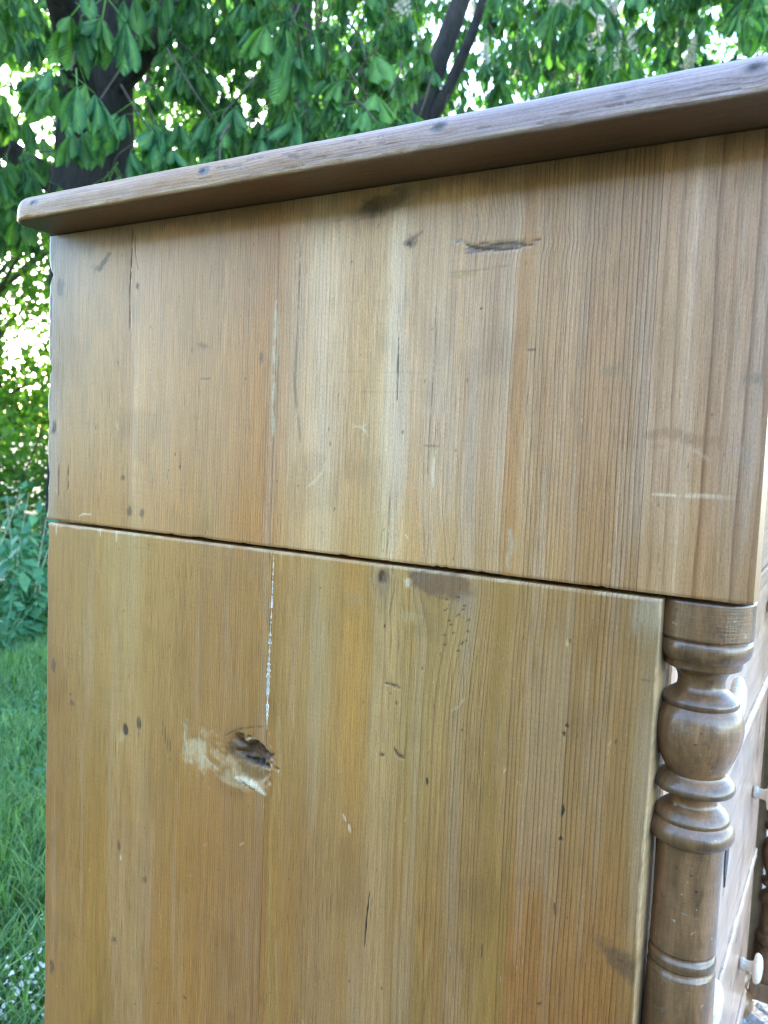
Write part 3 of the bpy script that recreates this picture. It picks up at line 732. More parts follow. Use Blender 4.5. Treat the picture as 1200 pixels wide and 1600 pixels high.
        L([(0.1755, -0.5011), (0.1725, -0.4871), (0.1704, -0.4735)], 0.0010, lin(190, 157, 108), 0.45, 0.35, 102)
        L([(0.2948, -0.4992), (0.2915, -0.5557)], 0.0007, lin(200, 159, 103), 0.5, 0.45, 103)
        L([(0.3290, -0.4570), (0.3249, -0.4539)], 0.0007, lin(212, 176, 120), 0.8, 0.1, 104)
        L([(0.0945, -0.2674), (0.0942, -0.2711)], 0.0007, lin(222, 186, 129), 0.8, 0.1, 105)
        # oval dark stain of a knot at the front arris, and pale worn corner
        E((0.0516, -0.4441), 0.0150, 0.0060, lin(110, 82, 56), 0.75, 0.45, -0.55, 0.35, 106, 0.9)
        L([(0.0581, -0.4420), (0.0524, -0.4429), (0.0473, -0.4451)], 0.0004, lin(80, 60, 44), 0.7, 0.2, 107)
        E((0.0492, -0.2463), 0.0075, 0.016, lin(186, 166, 138), 0.65, 0.6, 0, 0.5, 108, 0.8)
        L([(0.0530, -0.2820), (0.0475, -0.2824)], 0.0004, lin(96, 88, 66), 0.6, 0.2, 109)
        L([(0.3016, -0.4112), (0.3006, -0.4677), (0.2993, -0.5345), (0.2981, -0.5818)], 0.0011, lin(180, 142, 76), 0.6, 0.25, 110)
        L([(0.2973, -0.3451), (0.2941, -0.4139)], 0.0016, lin(198, 163, 110), 0.5, 0.4, 111)

    p.tint = np.clip(p.tint*GAIN, 0.004, 0.9)
    return p

def side_board(name, y0, y1, zs, lower, off, label=None, nib=None):
    ys = np.linspace(y0, y1, max(2, int((y1-y0)/0.0007)))
    Yg, Zg = np.meshgrid(ys, zs, indexing='ij')
    ny, nz = Yg.shape
    Y, Z = Yg.ravel(), Zg.ravel()
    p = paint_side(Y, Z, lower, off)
    # softened outer edges and nibbles
    yy = Y.copy(); zz = Z.copy()
    X = p.depth.copy()
    if nib is not None: yy, zz, X = nib(p, yy, zz, X)
    V = np.stack([X, yy, ZT+zz], -1)
    idx = np.arange(ny*nz).reshape(ny, nz)
    F = np.stack([idx[:-1, :-1], idx[:-1, 1:], idx[1:, 1:], idx[1:, :-1]], -1).reshape(-1, 4)
    ring = np.concatenate([idx[:, 0], idx[-1, 1:], idx[-2::-1, -1], idx[0, -2:0:-1]])
    nb = len(ring)
    B = V[ring].copy(); B2 = B.copy()
    B2[:, 0] = 0.0262
    n0 = len(V)
    V = np.concatenate([V, B, B2])          # the rim has its own vertices so the arris stays crisp
    a = np.arange(nb); b = (a+1) % nb
    F2 = np.stack([n0+a, n0+b, n0+nb+b, n0+nb+a], -1)
    F = np.concatenate([F, F2])
    me = mesh_np(name, V, F)
    src = np.concatenate([np.arange(ny*nz), ring, ring])
    for nm, arr in (('phase', p.phase), ('ringamp', p.amp), ('dull', p.dull)):
        at = me.attributes.new(nm, 'FLOAT', 'POINT')
        at.data.foreach_set('value', arr[src].astype(np.float32))
    at = me.attributes.new('tint', 'FLOAT_COLOR', 'POINT')
    c4 = np.concatenate([p.tint[src], np.ones((len(src), 1))], 1).astype(np.float32)
    at.data.foreach_set('color', c4.ravel())
    o = put(name, me, M_side, chest)
    if label: o['label'] = label
    return o

JU1, JU2, JL = 0.3093, 0.0581, 0.3075      # glue joints of the side boards
GAPJ = 0.00012
zu = np.linspace(0.0, -0.2350, 200)
zl = np.concatenate([np.linspace(-0.2376, -0.72, 410), np.linspace(-0.73, -0.965, 24)])
PY0 = 0.0445                 # front arris of the lower side

def nib_back(p, y, z, x):    # the chipped back arris of the upper side
    e = sstep(D-0.006, D, y)
    n_ = 0.0016*vnoise(y*0, z, 1, 0.020, 61)+0.0011*vnoise(y*0, z, 1, 0.006, 62)
    n_ = n_ + 0.004*np.exp(-((z-(0.5523, -0.1077)[1])/0.004)**2) + 0.0025*np.exp(-((z-(0.5516, -0.0313)[1])/0.002)**2)
    i = np.arange(len(y))
    k = sstep(D-0.0060, D-0.0015, y+0.0012*vnoise(y, z, 0.003, 0.01, 63))
    p.colour(i, k*0.5, lin(146, 132, 116))
    rr = np.clip(y-(D-0.0015), 0, None)/0.0015
    _, z, x = nib_plain(p, y, z, x)
    return y-e*np.maximum(n_, -0.0008), z, x+0.0012*rr**2
def nib_plain(p, y, z, x):
    q = z-zu[-1]
    nn = 0.0009*np.clip(vnoise(y, y*0, 0.012, 1, 301)+0.6*vnoise(y, y*0, 0.003, 1, 302)-0.25, 0, 1)
    e = np.clip(1-q/0.003, 0, 1)
    p.colour(np.arange(len(y)), np.clip(1-q/(0.0012+nn), 0, 1)*np.clip(0.15+0.5*vnoise(y, y*0, 0.008, 1, 303), 0, 0.6), lin(196, 166, 128))
    return y, z+e*nn, x+0.0008*np.clip(1-q/0.0012, 0, 1)**2
def nib_lower(p, y, z, x):
    zt = zl[0]
    i = np.arange(len(y))
    # top arris: rubbed pale, slightly rounded and chipped
    q = (zt-z)
    wv = 0.0010+0.0010*np.clip(vnoise(y, z*0, 0.010, 1, 71)+0.6*vnoise(y, z*0, 0.003, 1, 72), -0.6, 2)
    k = 1-sstep(wv*0.5, wv*1.3+0.0002, q)
    p.colour(i, k*np.clip(0.30+0.5*vnoise(y, z*0, 0.006, 1, 79), 0, 0.75), lin(200, 172, 132))
    x = x + 0.0009*np.clip(1-q/0.0013, 0, 1)**2 + 0.0012*np.clip(vnoise(y, z*0, 0.008, 1, 73)-0.45, 0, 1)*np.clip(1-q/0.003, 0, 1)
    # front arris: bare pale wood where the edge has worn away
    f = y-PY0
    z0, z1 = (0.0476, -0.2600)[1], (0.0484, -0.4332)[1]
    wf = 0.0006+0.0016*np.exp(-((z-(0.0462, -0.4139)[1])/0.030)**2)+0.0010*vnoise(z, y*0, 0.012, 1, 74)+0.0005*vnoise(z, y*0, 0.004, 1, 75)
    wf = np.maximum(wf, 0.0004)*sstep(z1-0.004, z1+0.004, z)
    kf = 1-sstep(wf*0.7, wf*1.15+0.0002, f)
    p.colour(i, kf*0.7*(0.7+0.3*vnoise(y, z, 0.001, 0.004, 76)), lin(206, 170, 124))
    ke = (1-sstep(0.0004, 0.0012, f))*(1-sstep(wf*0.7, wf*1.15+0.0002, f)*0.5)
    x = x + 0.0012*np.clip(1-f/np.maximum(wf, 0.0006), 0, 1)**1.5
    # back arris
    b_ = D-y
    p.colour(i, (1-sstep(0.0006, 0.0016+0.0006*vnoise(z, y*0, 0.012, 1, 77), b_))*0.6, lin(172, 150, 122))
    x = x + 0.0010*np.clip(1-b_/0.0016, 0, 1)**2
    y = y - sstep(D-0.004, D, y)*0.0007*(vnoise(y*0, z, 1, 0.02, 78)+1)
    p.dull = np.maximum(p.dull, np.maximum(k, kf))
    return y, z, x

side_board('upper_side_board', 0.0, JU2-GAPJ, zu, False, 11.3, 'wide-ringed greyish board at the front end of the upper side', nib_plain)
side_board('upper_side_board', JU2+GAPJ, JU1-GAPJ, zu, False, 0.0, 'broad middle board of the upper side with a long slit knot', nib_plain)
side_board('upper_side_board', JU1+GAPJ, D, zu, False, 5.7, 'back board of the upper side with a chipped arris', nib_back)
side_board('lower_side_board', PY0, JL-GAPJ, zl, True, 3.1, 'broad lower board with a smooth grey knot under the seam', nib_lower)
lb = side_board('lower_side_board', JL+GAPJ, D, zl, True, 8.4, 'lower back board with a torn knot hole at its joint', nib_lower)

# white filler crumbling out of the joints
def filler(pts, parent, seed, wmax):
    P = np.array(pts)
    t = np.linspace(0, 1, 260)
    seglen = np.concatenate([[0], np.cumsum(np.linalg.norm(np.diff(P, axis=0), axis=1))]); seglen /= seglen[-1]
    cy = np.interp(t, seglen, P[:, 0]); cz = np.interp(t, seglen, P[:, 1])
    w = wmax*np.clip(0.42+0.30*t+0.5*vnoise(t, t*0, 0.05, 1, seed)+0.65*vnoise(t, t*0, 0.012, 1, seed+1), 0.02, 1.4)
    w *= np.sin(np.pi*np.clip(t, 0.01, 0.99))**0.35
    V = []; 
    for k in range(len(t)):
        h = -0.00012-0.00045*abs(vnoise(t[k:k+1], t[k:k+1]*0, 0.006, 1, seed+2)[0])
        V += [(0.0016, cy[k]-w[k]*1.0, ZT+cz[k]), (h*0.6, cy[k]-w[k]*0.6, ZT+cz[k]), (h, cy[k], ZT+cz[k]), (h*0.5, cy[k]+w[k]*0.6, ZT+cz[k]), (0.0016, cy[k]+w[k]*1.0, ZT+cz[k])]
    F = [(k*5+q, k*5+q+1, k*5+6+q, k*5+5+q) for k in range(len(t)-1) for q in range(4)]
    return put('filler_strip', mesh_np('filler_strip', V, F), M_putty, parent)
filler([(0.3058, -0.2409), (0.3065, -0.2826), (0.3076, -0.3287), (0.3074, -0.3657)], lb, 81, 0.0024)

# the dark carcass behind the boards (seen in the seams and gaps)
box('carcass', (0.0280, 0.062, 0.075), (W-0.0235, D-0.012, ZT-0.002), M_core, chest, 0)
box('corner_rebate', (0.0270, 0.056, ZT-0.97), (0.0925, 0.075, ZT-0.238), M_core, chest, 0.001)
M_edgeboard = plain_wood('side_pine', (0.25, 0.15, 0.07), (0.45, 0.29, 0.14), 2, 0.4, 0.4, 0.2)
box('back_panel', (0.002, D-0.0115, 0.07), (W-0.002, D-0.003, ZT-0.25), M_edgeboard, chest, 0.001)
box('lower_side_board', (W-0.0215, PY0, ZT-0.965), (W, D-0.012, ZT-0.2376), M_edgeboard, chest, 0.0015)
box('upper_side_board', (W-0.0215, 0.0, ZT-0.235), (W, D-0.012, ZT-0.0005), M_edgeboard, chest, 0.0015)

# ---- top board with a worn rounded nosing
def top_board():
    o = 0.0400; yb = D-0.003; yf = -0.042; rc = 0.016
    x0, x1 = -o, W+o
    path = []; nrm = []
    def add(px, py, nx, ny): path.append((px, py)); nrm.append((nx, ny))
    def corner(cx, cy, a0, a1, n=14):
        for a in np.linspace(a0, a1, n): add(cx+rc*math.cos(a), cy+rc*math.sin(a), math.cos(a), math.sin(a))
    for y in np.linspace(yf+rc, yb-rc, 560)[1:-1]: add(x0, y, -1, 0)
    corner(x0+rc, yb-rc, math.pi, math.pi/2)
    for x in np.linspace(x0+rc, x1-rc, 40)[1:-1]: add(x, yb, 0, 1)
    corner(x1-rc, yb-rc, math.pi/2, 0)
    for y in np.linspace(yb-rc, yf+rc, 30)[1:-1]: add(x1, y, 1, 0)
    corner(x1-rc, yf+rc, 0, -math.pi/2)
    for x in np.linspace(x1-rc, x0+rc, 40)[1:-1]: add(x, yf, 0, -1)
    corner(x0+rc, yf+rc, -math.pi/2, -math.pi)
    path = np.array(path); nrm = np.array(nrm)
    # profile: (inset, height), from the underside up over the nosing
    pr = [(0.0150, 0.0), (0.0115, 0.0), (0.008, 0.0), (0.0042, 0.0), (0.0022, 0.0001), (0.0012, 0.0006), (0.0005, 0.0013), (0.0001, 0.0022)]
    pr += [(0.0, z) for z in np.linspace(0.0032, 0.0085, 8)]
    for a in np.linspace(0, math.pi/2, 15)[1:]: pr.append((0.0125*(1-math.cos(a)), 0.0085+0.0125*math.sin(a)))
    pr += [(0.0138, 0.02115), (0.0150, 0.0212)]
    pr = np.array(pr)
    s = np.concatenate([[0], np.cumsum(np.linalg.norm(np.diff(pr, axis=0), axis=1))])
    n, m = len(path), len(pr)
    U = np.repeat(path[:, 1][:, None], m, 1)           # along-grain coordinate
    S = np.repeat(s[None, :], n, 0)
    ins = np.repeat(pr[:, 0][None, :], n, 0); hh = np.repeat(pr[:, 1][None, :], n, 0)
    f = sstep(0.0001, 0.003, hh)
    wob = f*(0.0007*vnoise(U, S, 0.05, 0.02, 91)+0.0003*vnoise(U, S, 0.012, 0.006, 92))
    low = np.exp(-((hh-0.0012)/0.0018)**2)
    wob += low*0.0012*np.clip(vnoise(U, S, 0.018, 0.02, 93)+0.5*vnoise(U, S, 0.005, 0.01, 94)-0.15, 0, 1)
    ins = ins + wob
    p = Paint(U.ravel(), S.ravel())
    ur, sr = U.ravel(), S.ravel()
    wy = sr + 0.0012*vnoise(sr, ur, 0.01, 0.10, 95) + 0.0004*vnoise(sr, ur, 0.004, 0.03, 96)
    s_face = s[np.argmin(np.abs(pr[:, 1]-0.006))]
    for kx in (0.5174, 0.3435, 0.1702, 0.0120):
        d = wy-(s_face+0.006)
        wy = wy - 0.0035*np.tanh(d/0.002)*np.exp(-np.abs(d)/0.008-((ur-kx)/0.008)**2)
    p.phase = 2+wy*420
    p.amp = 0.55+0.45*sstep(-0.3, 0.7, vnoise(sr, ur, 0.05, 0.10, 97))
    rr_ = sstep(0.36, 0.04, ur)[:, None]       # tan at the back end, mauve grey towards the front
    base = lin(168, 142, 112)*np.array([0.98, 0.66, 0.36])*(1-rr_) + lin(170, 156, 150)*np.array([0.95, 0.78, 0.80])*rr_
    lum = 1+0.12*vnoise(sr, ur, 0.004, 0.10, 98)+0.10*vnoise(sr, ur, 0.002, 0.03, 99)
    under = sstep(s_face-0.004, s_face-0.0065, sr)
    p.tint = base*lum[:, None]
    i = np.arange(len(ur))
    p.colour(i, under*0.9, lin(112, 76, 46))           # underside tinted darker: its shade is put into the wood colour
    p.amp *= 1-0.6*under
    edge = np.exp(-((sr-(s_face-0.0035))/0.0016)**2)*(0.5+0.5*vnoise(sr, ur, 0.003, 0.02, 101))
    p.colour(i, np.clip(edge, 0, 1)*0.6, lin(200, 170, 126))
    p.colour(i, sstep(s_face+0.006, s_face+0.014, sr)*0.55*sstep(0.30, 0.08, ur), lin(178, 156, 158))
    top_s = s_face+0.0065
    for kx, rr in ((0.5174, 0.0042), (0.3435, 0.0046), (0.1702, 0.0044), (0.0120, 0.0040)):
        p.ell((kx, top_s), rr*1.15, rr*0.62, lin(92, 80, 84), 0.9, 0.4, 0, 0.35, int(kx*1e4) % 97, 0.5, 0.0)
        p.ell((kx+0.0005, top_s-0.0003), rr*0.5, rr*0.32, DARK, 0.9, 0.5, 0, 0.5, int(kx*1e4) % 91, 0.8, 0.0007)
        p.line([(kx+rr*2.6, top_s-0.001), (kx-rr*2.6, top_s+0.0008)], 0.0003, DARK, 0.8, 0.4, 5, 0.0004)
    r = np.random.default_rng(8)
    for q in range(30):       # open drying cracks along the grain
        big = r.random() < 0.6
        u0 = r.uniform(0.1881, 0.3351) if big else r.uniform(0.0094, 0.1419)
        s0 = s_face+r.uniform(-0.003, 0.008)
        ln = r.uniform(0.004, 0.020)
        p.line([(u0, s0), (u0+ln*0.5, s0+r.uniform(-0.0003, 0.0003)), (u0+ln, s0+r.uniform(-0.0005, 0.0005))], r.uniform(0.0002, 0.0004), lin(84, 66, 56), 0.7, 0.35, q, 0.0004)
    p.ell((yb-0.001, s_face-0.001), 0.004, 0.0012, DARK, 0.8, 0.4, 0, 0.5, 7, 0.8, 0.001)
    dep = p.depth.reshape(n, m)
    ins = ins + dep
    nx = nrm[:, 0][:, None]; nyv = nrm[:, 1][:, None]
    Xp = path[:, 0][:, None]-nx*ins; Yp = path[:, 1][:, None]-nyv*ins
    V = np.stack([Xp, Yp, ZT+0.0006+hh], -1).reshape(-1, 3)
    idx = np.arange(n*m).reshape(n, m); nxt = np.roll(idx, -1, 0)
    F = np.stack([idx[:, :-1], nxt[:, :-1], nxt[:, 1:], idx[:, 1:]], -1).reshape(-1, 4)
    # caps: a strip of quads across the board, joined left to right
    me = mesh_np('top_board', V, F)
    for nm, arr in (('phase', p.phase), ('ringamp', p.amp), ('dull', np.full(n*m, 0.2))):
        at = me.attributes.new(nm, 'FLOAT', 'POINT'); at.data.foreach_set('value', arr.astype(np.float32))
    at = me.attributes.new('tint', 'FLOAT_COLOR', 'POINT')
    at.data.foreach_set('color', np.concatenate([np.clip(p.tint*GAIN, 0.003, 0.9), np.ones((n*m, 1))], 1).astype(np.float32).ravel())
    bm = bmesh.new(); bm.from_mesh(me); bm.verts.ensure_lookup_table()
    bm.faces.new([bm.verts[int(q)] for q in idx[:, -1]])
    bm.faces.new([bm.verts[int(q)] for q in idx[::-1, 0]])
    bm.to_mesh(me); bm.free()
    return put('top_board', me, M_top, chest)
top_board()

# ---- turned corner columns
COLP = [(-0.2372, 0.0), (-0.2372, 0.0235), (-0.2376, 0.0247), (-0.2376, 0.0247), (-0.2574, 0.0249), (-0.2574, 0.0249), (-0.2582, 0.0245), (-0.2584, 0.0232), (-0.2589, 0.0232), (-0.2592, 0.0240),
        (-0.2608, 0.0246), (-0.2630, 0.0249), (-0.2655, 0.0246), (-0.2680, 0.0236), (-0.2700, 0.0218), (-0.2708, 0.0204), (-0.2708, 0.0204), (-0.2738, 0.0204), (-0.2746, 0.0201), (-0.2752, 0.0190),
        (-0.2766, 0.0158), (-0.2785, 0.0137), (-0.2815, 0.0126), (-0.2850, 0.0125), (-0.2872, 0.0130), (-0.2872, 0.0130), (-0.2888, 0.0152), (-0.2905, 0.0178), (-0.2922, 0.0197), (-0.2930, 0.0203), (-0.2952, 0.0203), (-0.2958, 0.0200), (-0.2962, 0.0193), (-0.2966, 0.0196),
        (-0.2985, 0.0212), (-0.3015, 0.0226), (-0.3060, 0.0235), (-0.3115, 0.0234), (-0.3180, 0.0223), (-0.3250, 0.0200), (-0.3310, 0.0171), (-0.3345, 0.0152), (-0.3350, 0.0150), (-0.3350, 0.0150),
        (-0.3362, 0.0172), (-0.3380, 0.0197), (-0.3400, 0.0212), (-0.3420, 0.0216), (-0.3438, 0.0210), (-0.3448, 0.0190), (-0.3460, 0.0150), (-0.3474, 0.0131), (-0.3500, 0.0125), (-0.3520, 0.0129), (-0.3528, 0.0138), (-0.3528, 0.0138),
        (-0.3545, 0.0162), (-0.3562, 0.0182), (-0.3580, 0.0196), (-0.3590, 0.0200), (-0.3602, 0.0200), (-0.3608, 0.0195), (-0.3612, 0.0196), (-0.3625, 0.0210), (-0.3645, 0.0223), (-0.3668, 0.0229), (-0.3695, 0.0228), (-0.3715, 0.0218), (-0.3728, 0.0200), (-0.3734, 0.0180), (-0.3734, 0.0180),
        (-0.3900, 0.0177), (-0.4100, 0.0176), (-0.4345, 0.0177), (-0.4352, 0.0177), (-0.4352, 0.0166), (-0.4366, 0.0163), (-0.4380, 0.0170), (-0.4388, 0.0180), (-0.4400, 0.0182), (-0.4430, 0.0182), (-0.4438, 0.0180), (-0.4438, 0.0167), (-0.4452, 0.0165), (-0.4468, 0.0172), (-0.4480, 0.0183), (-0.4480, 0.0183),
        (-0.5000, 0.0192), (-0.5800, 0.0200), (-0.6600, 0.0196), (-0.7150, 0.0186), (-0.7160, 0.0186), (-0.7160, 0.0172), (-0.7200, 0.0172), (-0.7210, 0.0190), (-0.7240, 0.0220), (-0.7275, 0.0222), (-0.7300, 0.0195), (-0.7330, 0.0140), (-0.7380, 0.0128), (-0.7430, 0.0150), (-0.7480, 0.0190),
        (-0.7560, 0.0226), (-0.7680, 0.0236), (-0.7820, 0.0220), (-0.7980, 0.0172), (-0.8060, 0.0145), (-0.8080, 0.0165), (-0.8120, 0.0210), (-0.8160, 0.0214), (-0.8190, 0.0190), (-0.8220, 0.0140), (-0.8270, 0.0135), (-0.8310, 0.0170), (-0.8360, 0.0215), (-0.8400, 0.0228), (-0.8450, 0.0222), (-0.8470, 0.0190), (-0.8480, 0.0186),
        (-0.8950, 0.0188), (-0.8960, 0.0188), (-0.8990, 0.0225), (-0.9050, 0.0245), (-0.9110, 0.0225), (-0.9130, 0.0180), (-0.9170, 0.0180), (-0.9180, 0.0236), (-0.9260, 0.0240), (-0.9270, 0.0240), (-0.9700, 0.0243), (-0.9700, 0.0)]
cme = lathe('turned_column', [(ZT+z, r) for z, r in refine(COLP)], 72)
c1 = put('turned_column', cme, M_turned, chest, (0.0252, 0.0254, 0))
c2 = put('turned_column', cme, M_turned, chest, (W-0.0252, 0.0254, 0))

# ---- front: rails, drawers, knobs, escutcheons
YF = 0.053
M_frieze = plain_wood('frieze_pine', (0.20, 0.11, 0.06), (0.34, 0.20, 0.12), 0, 0.05, 0.7, 0.3)
box('frieze_drawer', (0.0345, 0.0008, ZT-0.222), (W-0.030, 0.020, ZT-0.012), M_frieze, chest, 0.002)
box('frieze_rail', (0.0268, 0.0015, ZT-0.235), (W-0.0225, 0.045, ZT-0.2235), M_frieze, chest, 0.002)
box('frieze_rail', (0.0268, 0.0015, ZT-0.0105), (W-0.0225, 0.045, ZT-0.0005), M_frieze, chest, 0.001)
for xa in (0.0268, W-0.0295):
    box('frieze_stile', (xa, 0.0015, ZT-0.2225), (xa+0.007, 0.045, ZT-0.0115), M_frieze, chest, 0.001)
zc = [-0.2385, -0.472, -0.742, -0.952]
for xa in (0.0932, W-0.0995):
    box('front_stile', (xa, YF, ZT-0.965), (xa+0.0062, 0.075, ZT-0.2385), M_front, chest, 0.002)
def rail_bar(z0, z1):
    # a drawer rail with a chipped, rubbed front arris
    xs = np.linspace(0.1000, W-0.1000, 220)
    V = []
    for k, x in enumerate(xs):
        a = np.array([x])
        n1 = vnoise(a, a*0, 0.03, 1, int(abs(z0)*1000))[0]; n2 = vnoise(a, a*0, 0.009, 1, int(abs(z0)*1000)+1)[0]
        c = 0.0012+0.0016*max(0, n1+0.6*n2)
        y = YF-0.003
        V += [(x, 0.07, z1), (x, y+c, z1), (x, y+0.0003*n2, z1-c), (x, y+0.0003*n2, z0+0.002), (x, y+0.002, z0), (x, 0.07, z0)]
    F = [(k*6+q, k*6+6+q, k*6+6+(q+1) % 6, k*6+(q+1) % 6) for k in range(len(xs)-1) for q in range(6)]
    return put('drawer_rail', mesh_np('drawer_rail', V, F, False), M_edge, chest)
for a in zc[1:3]: rail_bar(ZT+a-0.008, ZT+a+0.008)
bmr = bmesh.new()
bm_box(bmr, (0.1000, YF-0.004, ZT-0.985), (W-0.1000, 0.074, ZT-0.9535), 0.003)
put('bottom_rail', mesh_bm('bottom_rail', bmr), M_front, chest)
KP = [(0.0300, 0.0), (0.0300, 0.0055), (0.0285, 0.0085), (0.0250, 0.0088), (0.0250, 0.0088), (0.0240, 0.0072), (0.0165, 0.0068), (0.0130, 0.0078), (0.0118, 0.0110), (0.0113, 0.0160), (0.0098, 0.0190), (0.0070, 0.0197), (0.0035, 0.0175), (0.0010, 0.0110), (0.0, 0.0)]
kme = lathe('knob', [(y-0.0300, r) for y, r in refine(KP, 0.0012)], 28, 'y')
eme = None
for k in range(3):
    zt, zb = zc[k]-(0.009 if k else 0.002), zc[k+1]+(0.009 if k < 2 else 0.002)
    bm = bmesh.new()
    bm_box(bm, (0.1008, YF, ZT+zb), (W-0.1008, 0.071, ZT+zt), 0.0025)
    dr = put('drawer', mesh_bm('drawer', bm), M_front, chest)
    for kx in (0.245, 0.735):
        put('knob', kme, M_knob, dr, (kx, YF-0.0002, ZT+(zt+zb)/2))
    bm = bmesh.new()       # kite-shaped keyhole plate
    out = [(0, 0.030), (0.012, 0.012), (0.013, 0.0), (0.009, -0.014), (0, -0.034), (-0.009, -0.014), (-0.013, 0.0), (-0.012, 0.012)]
    cx, cz = W/2, ZT+(zt+zb)/2+0.02
    A = [bm.verts.new((cx+u, YF-0.0016, cz+v)) for u, v in out]; B = [bm.verts.new((cx+u*1.08, YF+0.0004, cz+v*1.05)) for u, v in out]
    bm.faces.new(A)
    for q in range(8): bm.faces.new((A[q], B[q], B[(q+1) % 8], A[(q+1) % 8]))
    put('keyhole_plate', mesh_bm('keyhole_plate', bm), M_iron, dr)
for fx in (0.055, W-0.055):
    for fy in (0.075, D-0.06):
        fm = lathe('foot', [(0.0, 0.0), (0.0, 0.020), (0.004, 0.026), (0.018, 0.034), (0.035, 0.032), (0.046, 0.022), (0.052, 0.024), (0.075, 0.026), (0.075, 0.0)], 28)
        put('foot', fm, M_turned, chest, (fx, fy, 0.0))
box('base_block', (0.001, 0.0015, ZT-1.0), (0.0505, 0.0505, ZT-0.9705), M_turned, chest, 0.002)
box('base_block', (W-0.0505, 0.0015, ZT-1.0), (W-0.001, 0.0505, ZT-0.9705), M_turned, chest, 0.002)

# ------------------------------------------------------------------ foliage
def leaflet(L, wd, droop, nseg, fold=0.25, curl=0.35):
    """one leaflet along +X, obovate, three vertices across; returns V, F, vein"""
    t = np.linspace(0, 1, nseg+1)
    w = wd*np.where(t < 0.68, np.sin(np.clip(t/0.68, 0, 1)*np.pi/2)**1.3, np.cos((np.clip(t, 0.68, 1)-0.68)/0.32*np.pi/2)**0.75)
    w[0] = wd*0.05; w[-1] = 0.0008
    ang = -droop*t
    dx = np.cos(ang)*L/nseg; dz = np.sin(ang)*L/nseg
    x = np.concatenate([[0], np.cumsum(dx[1:])]); z = np.concatenate([[0], np.cumsum(dz[1:])])
    V = []
    for k in range(nseg+1):
        V += [(x[k], -w[k], z[k]-fold*w[k]), (x[k], 0, z[k]), (x[k], w[k], z[k]-fold*w[k])]
    F = []
    for k in range(nseg):
        F += [(k*3, k*3+3, k*3+4, k*3+1), (k*3+1, k*3+4, k*3+5, k*3+2)]
    vein = np.stack([np.tile([0.0, 1.0, 0.0], nseg+1), np.stack([t-0.13, t, t-0.13], -1).ravel()], -1)
    return np.array(V), np.array(F), vein

def rotx(a): c, s = math.cos(a), math.sin(a); return np.array([[1, 0, 0], [0, c, -s], [0, s, c]])
def roty(a): c, s = math.cos(a), math.sin(a); return np.array([[c, 0, s], [0, 1, 0], [-s, 0, c]])
def rotz(a): c, s = math.cos(a), math.sin(a); return np.array([[c, -s, 0], [s, c, 0], [0, 0, 1]])

def chestnut_leaf(seed, nleaf=7, nseg=5, petiole=True):
    """palmate leaf: stalk from the origin outwards, leaflets hanging from its end"""
    r = np.random.default_rng(seed)
    VV, FF, vv, n = [], [], [], 0
    Lp = r.uniform(0.09, 0.14)
    hub = np.array([Lp*0.8, 0, -Lp*0.55])
    if petiole:
        q = np.array([0, 0.0022, 0]); u = np.array([0, 0, 0.0022])
        P = [np.zeros(3)-q, np.zeros(3)+u, np.zeros(3)+q, hub-q, hub+u, hub+q]
        VV.append(np.array(P)); FF.append(np.array([(0, 3, 4, 1), (1, 4, 5, 2)])); vv.append(np.stack([np.ones(6), np.zeros(6)], -1)); n += 6
    hang = r.uniform(0.75, 1.25)
    for k in range(nleaf):
        f = (k-(nleaf-1)/2)/((nleaf-1)/2)
        L = 0.185*(1-0.38*abs(f)**1.3)*r.uniform(0.9, 1.1)
        V, F, ve = leaflet(L, L*r.uniform(0.155, 0.20), r.uniform(0.3, 0.9), nseg, r.uniform(0.2, 0.6))
        V = V@rotx(r.uniform(-0.5, 0.5)).T
        V = V@roty(hang+r.uniform(-0.22, 0.22)).T
        V = V@rotz(f*2.3+r.uniform(-0.12, 0.12)).T
        VV.append(V+hub); FF.append(F+n); vv.append(ve); n += len(V)
    return np.concatenate(VV), np.concatenate(FF), np.concatenate(vv)

def set_leaf_attr(me, vein, rnd):
    vein = np.asarray(vein); ribs = np.where(vein >= 0, 0, 0)*0.0
    if vein.ndim == 2: ribs, vein = vein[:, 1], vein[:, 0]
    a = me.attributes.new('ribs', 'FLOAT', 'POINT'); a.data.foreach_set('value', np.asarray(ribs, np.float32))
    a = me.attributes.new('vein', 'FLOAT', 'POINT'); a.data.foreach_set('value', np.asarray(vein, np.float32))
    a = me.attributes.new('leafrand', 'FLOAT', 'POINT'); a.data.foreach_set('value', np.asarray(rnd, np.float32))

def euler_mats(rx, ry, rz):
    cx, sx, cy, sy, cz, sz = np.cos(rx), np.sin(rx), np.cos(ry), np.sin(ry), np.cos(rz), np.sin(rz)
    M_ = np.empty((len(rx), 3, 3))
    M_[:, 0, 0] = cz*cy; M_[:, 0, 1] = cz*sy*sx-sz*cx; M_[:, 0, 2] = cz*sy*cx+sz*sx
    M_[:, 1, 0] = sz*cy; M_[:, 1, 1] = sz*sy*sx+cz*cx; M_[:, 1, 2] = sz*sy*cx-cz*sx
    M_[:, 2, 0] = -sy; M_[:, 2, 1] = cy*sx; M_[:, 2, 2] = cy*cx
    return M_

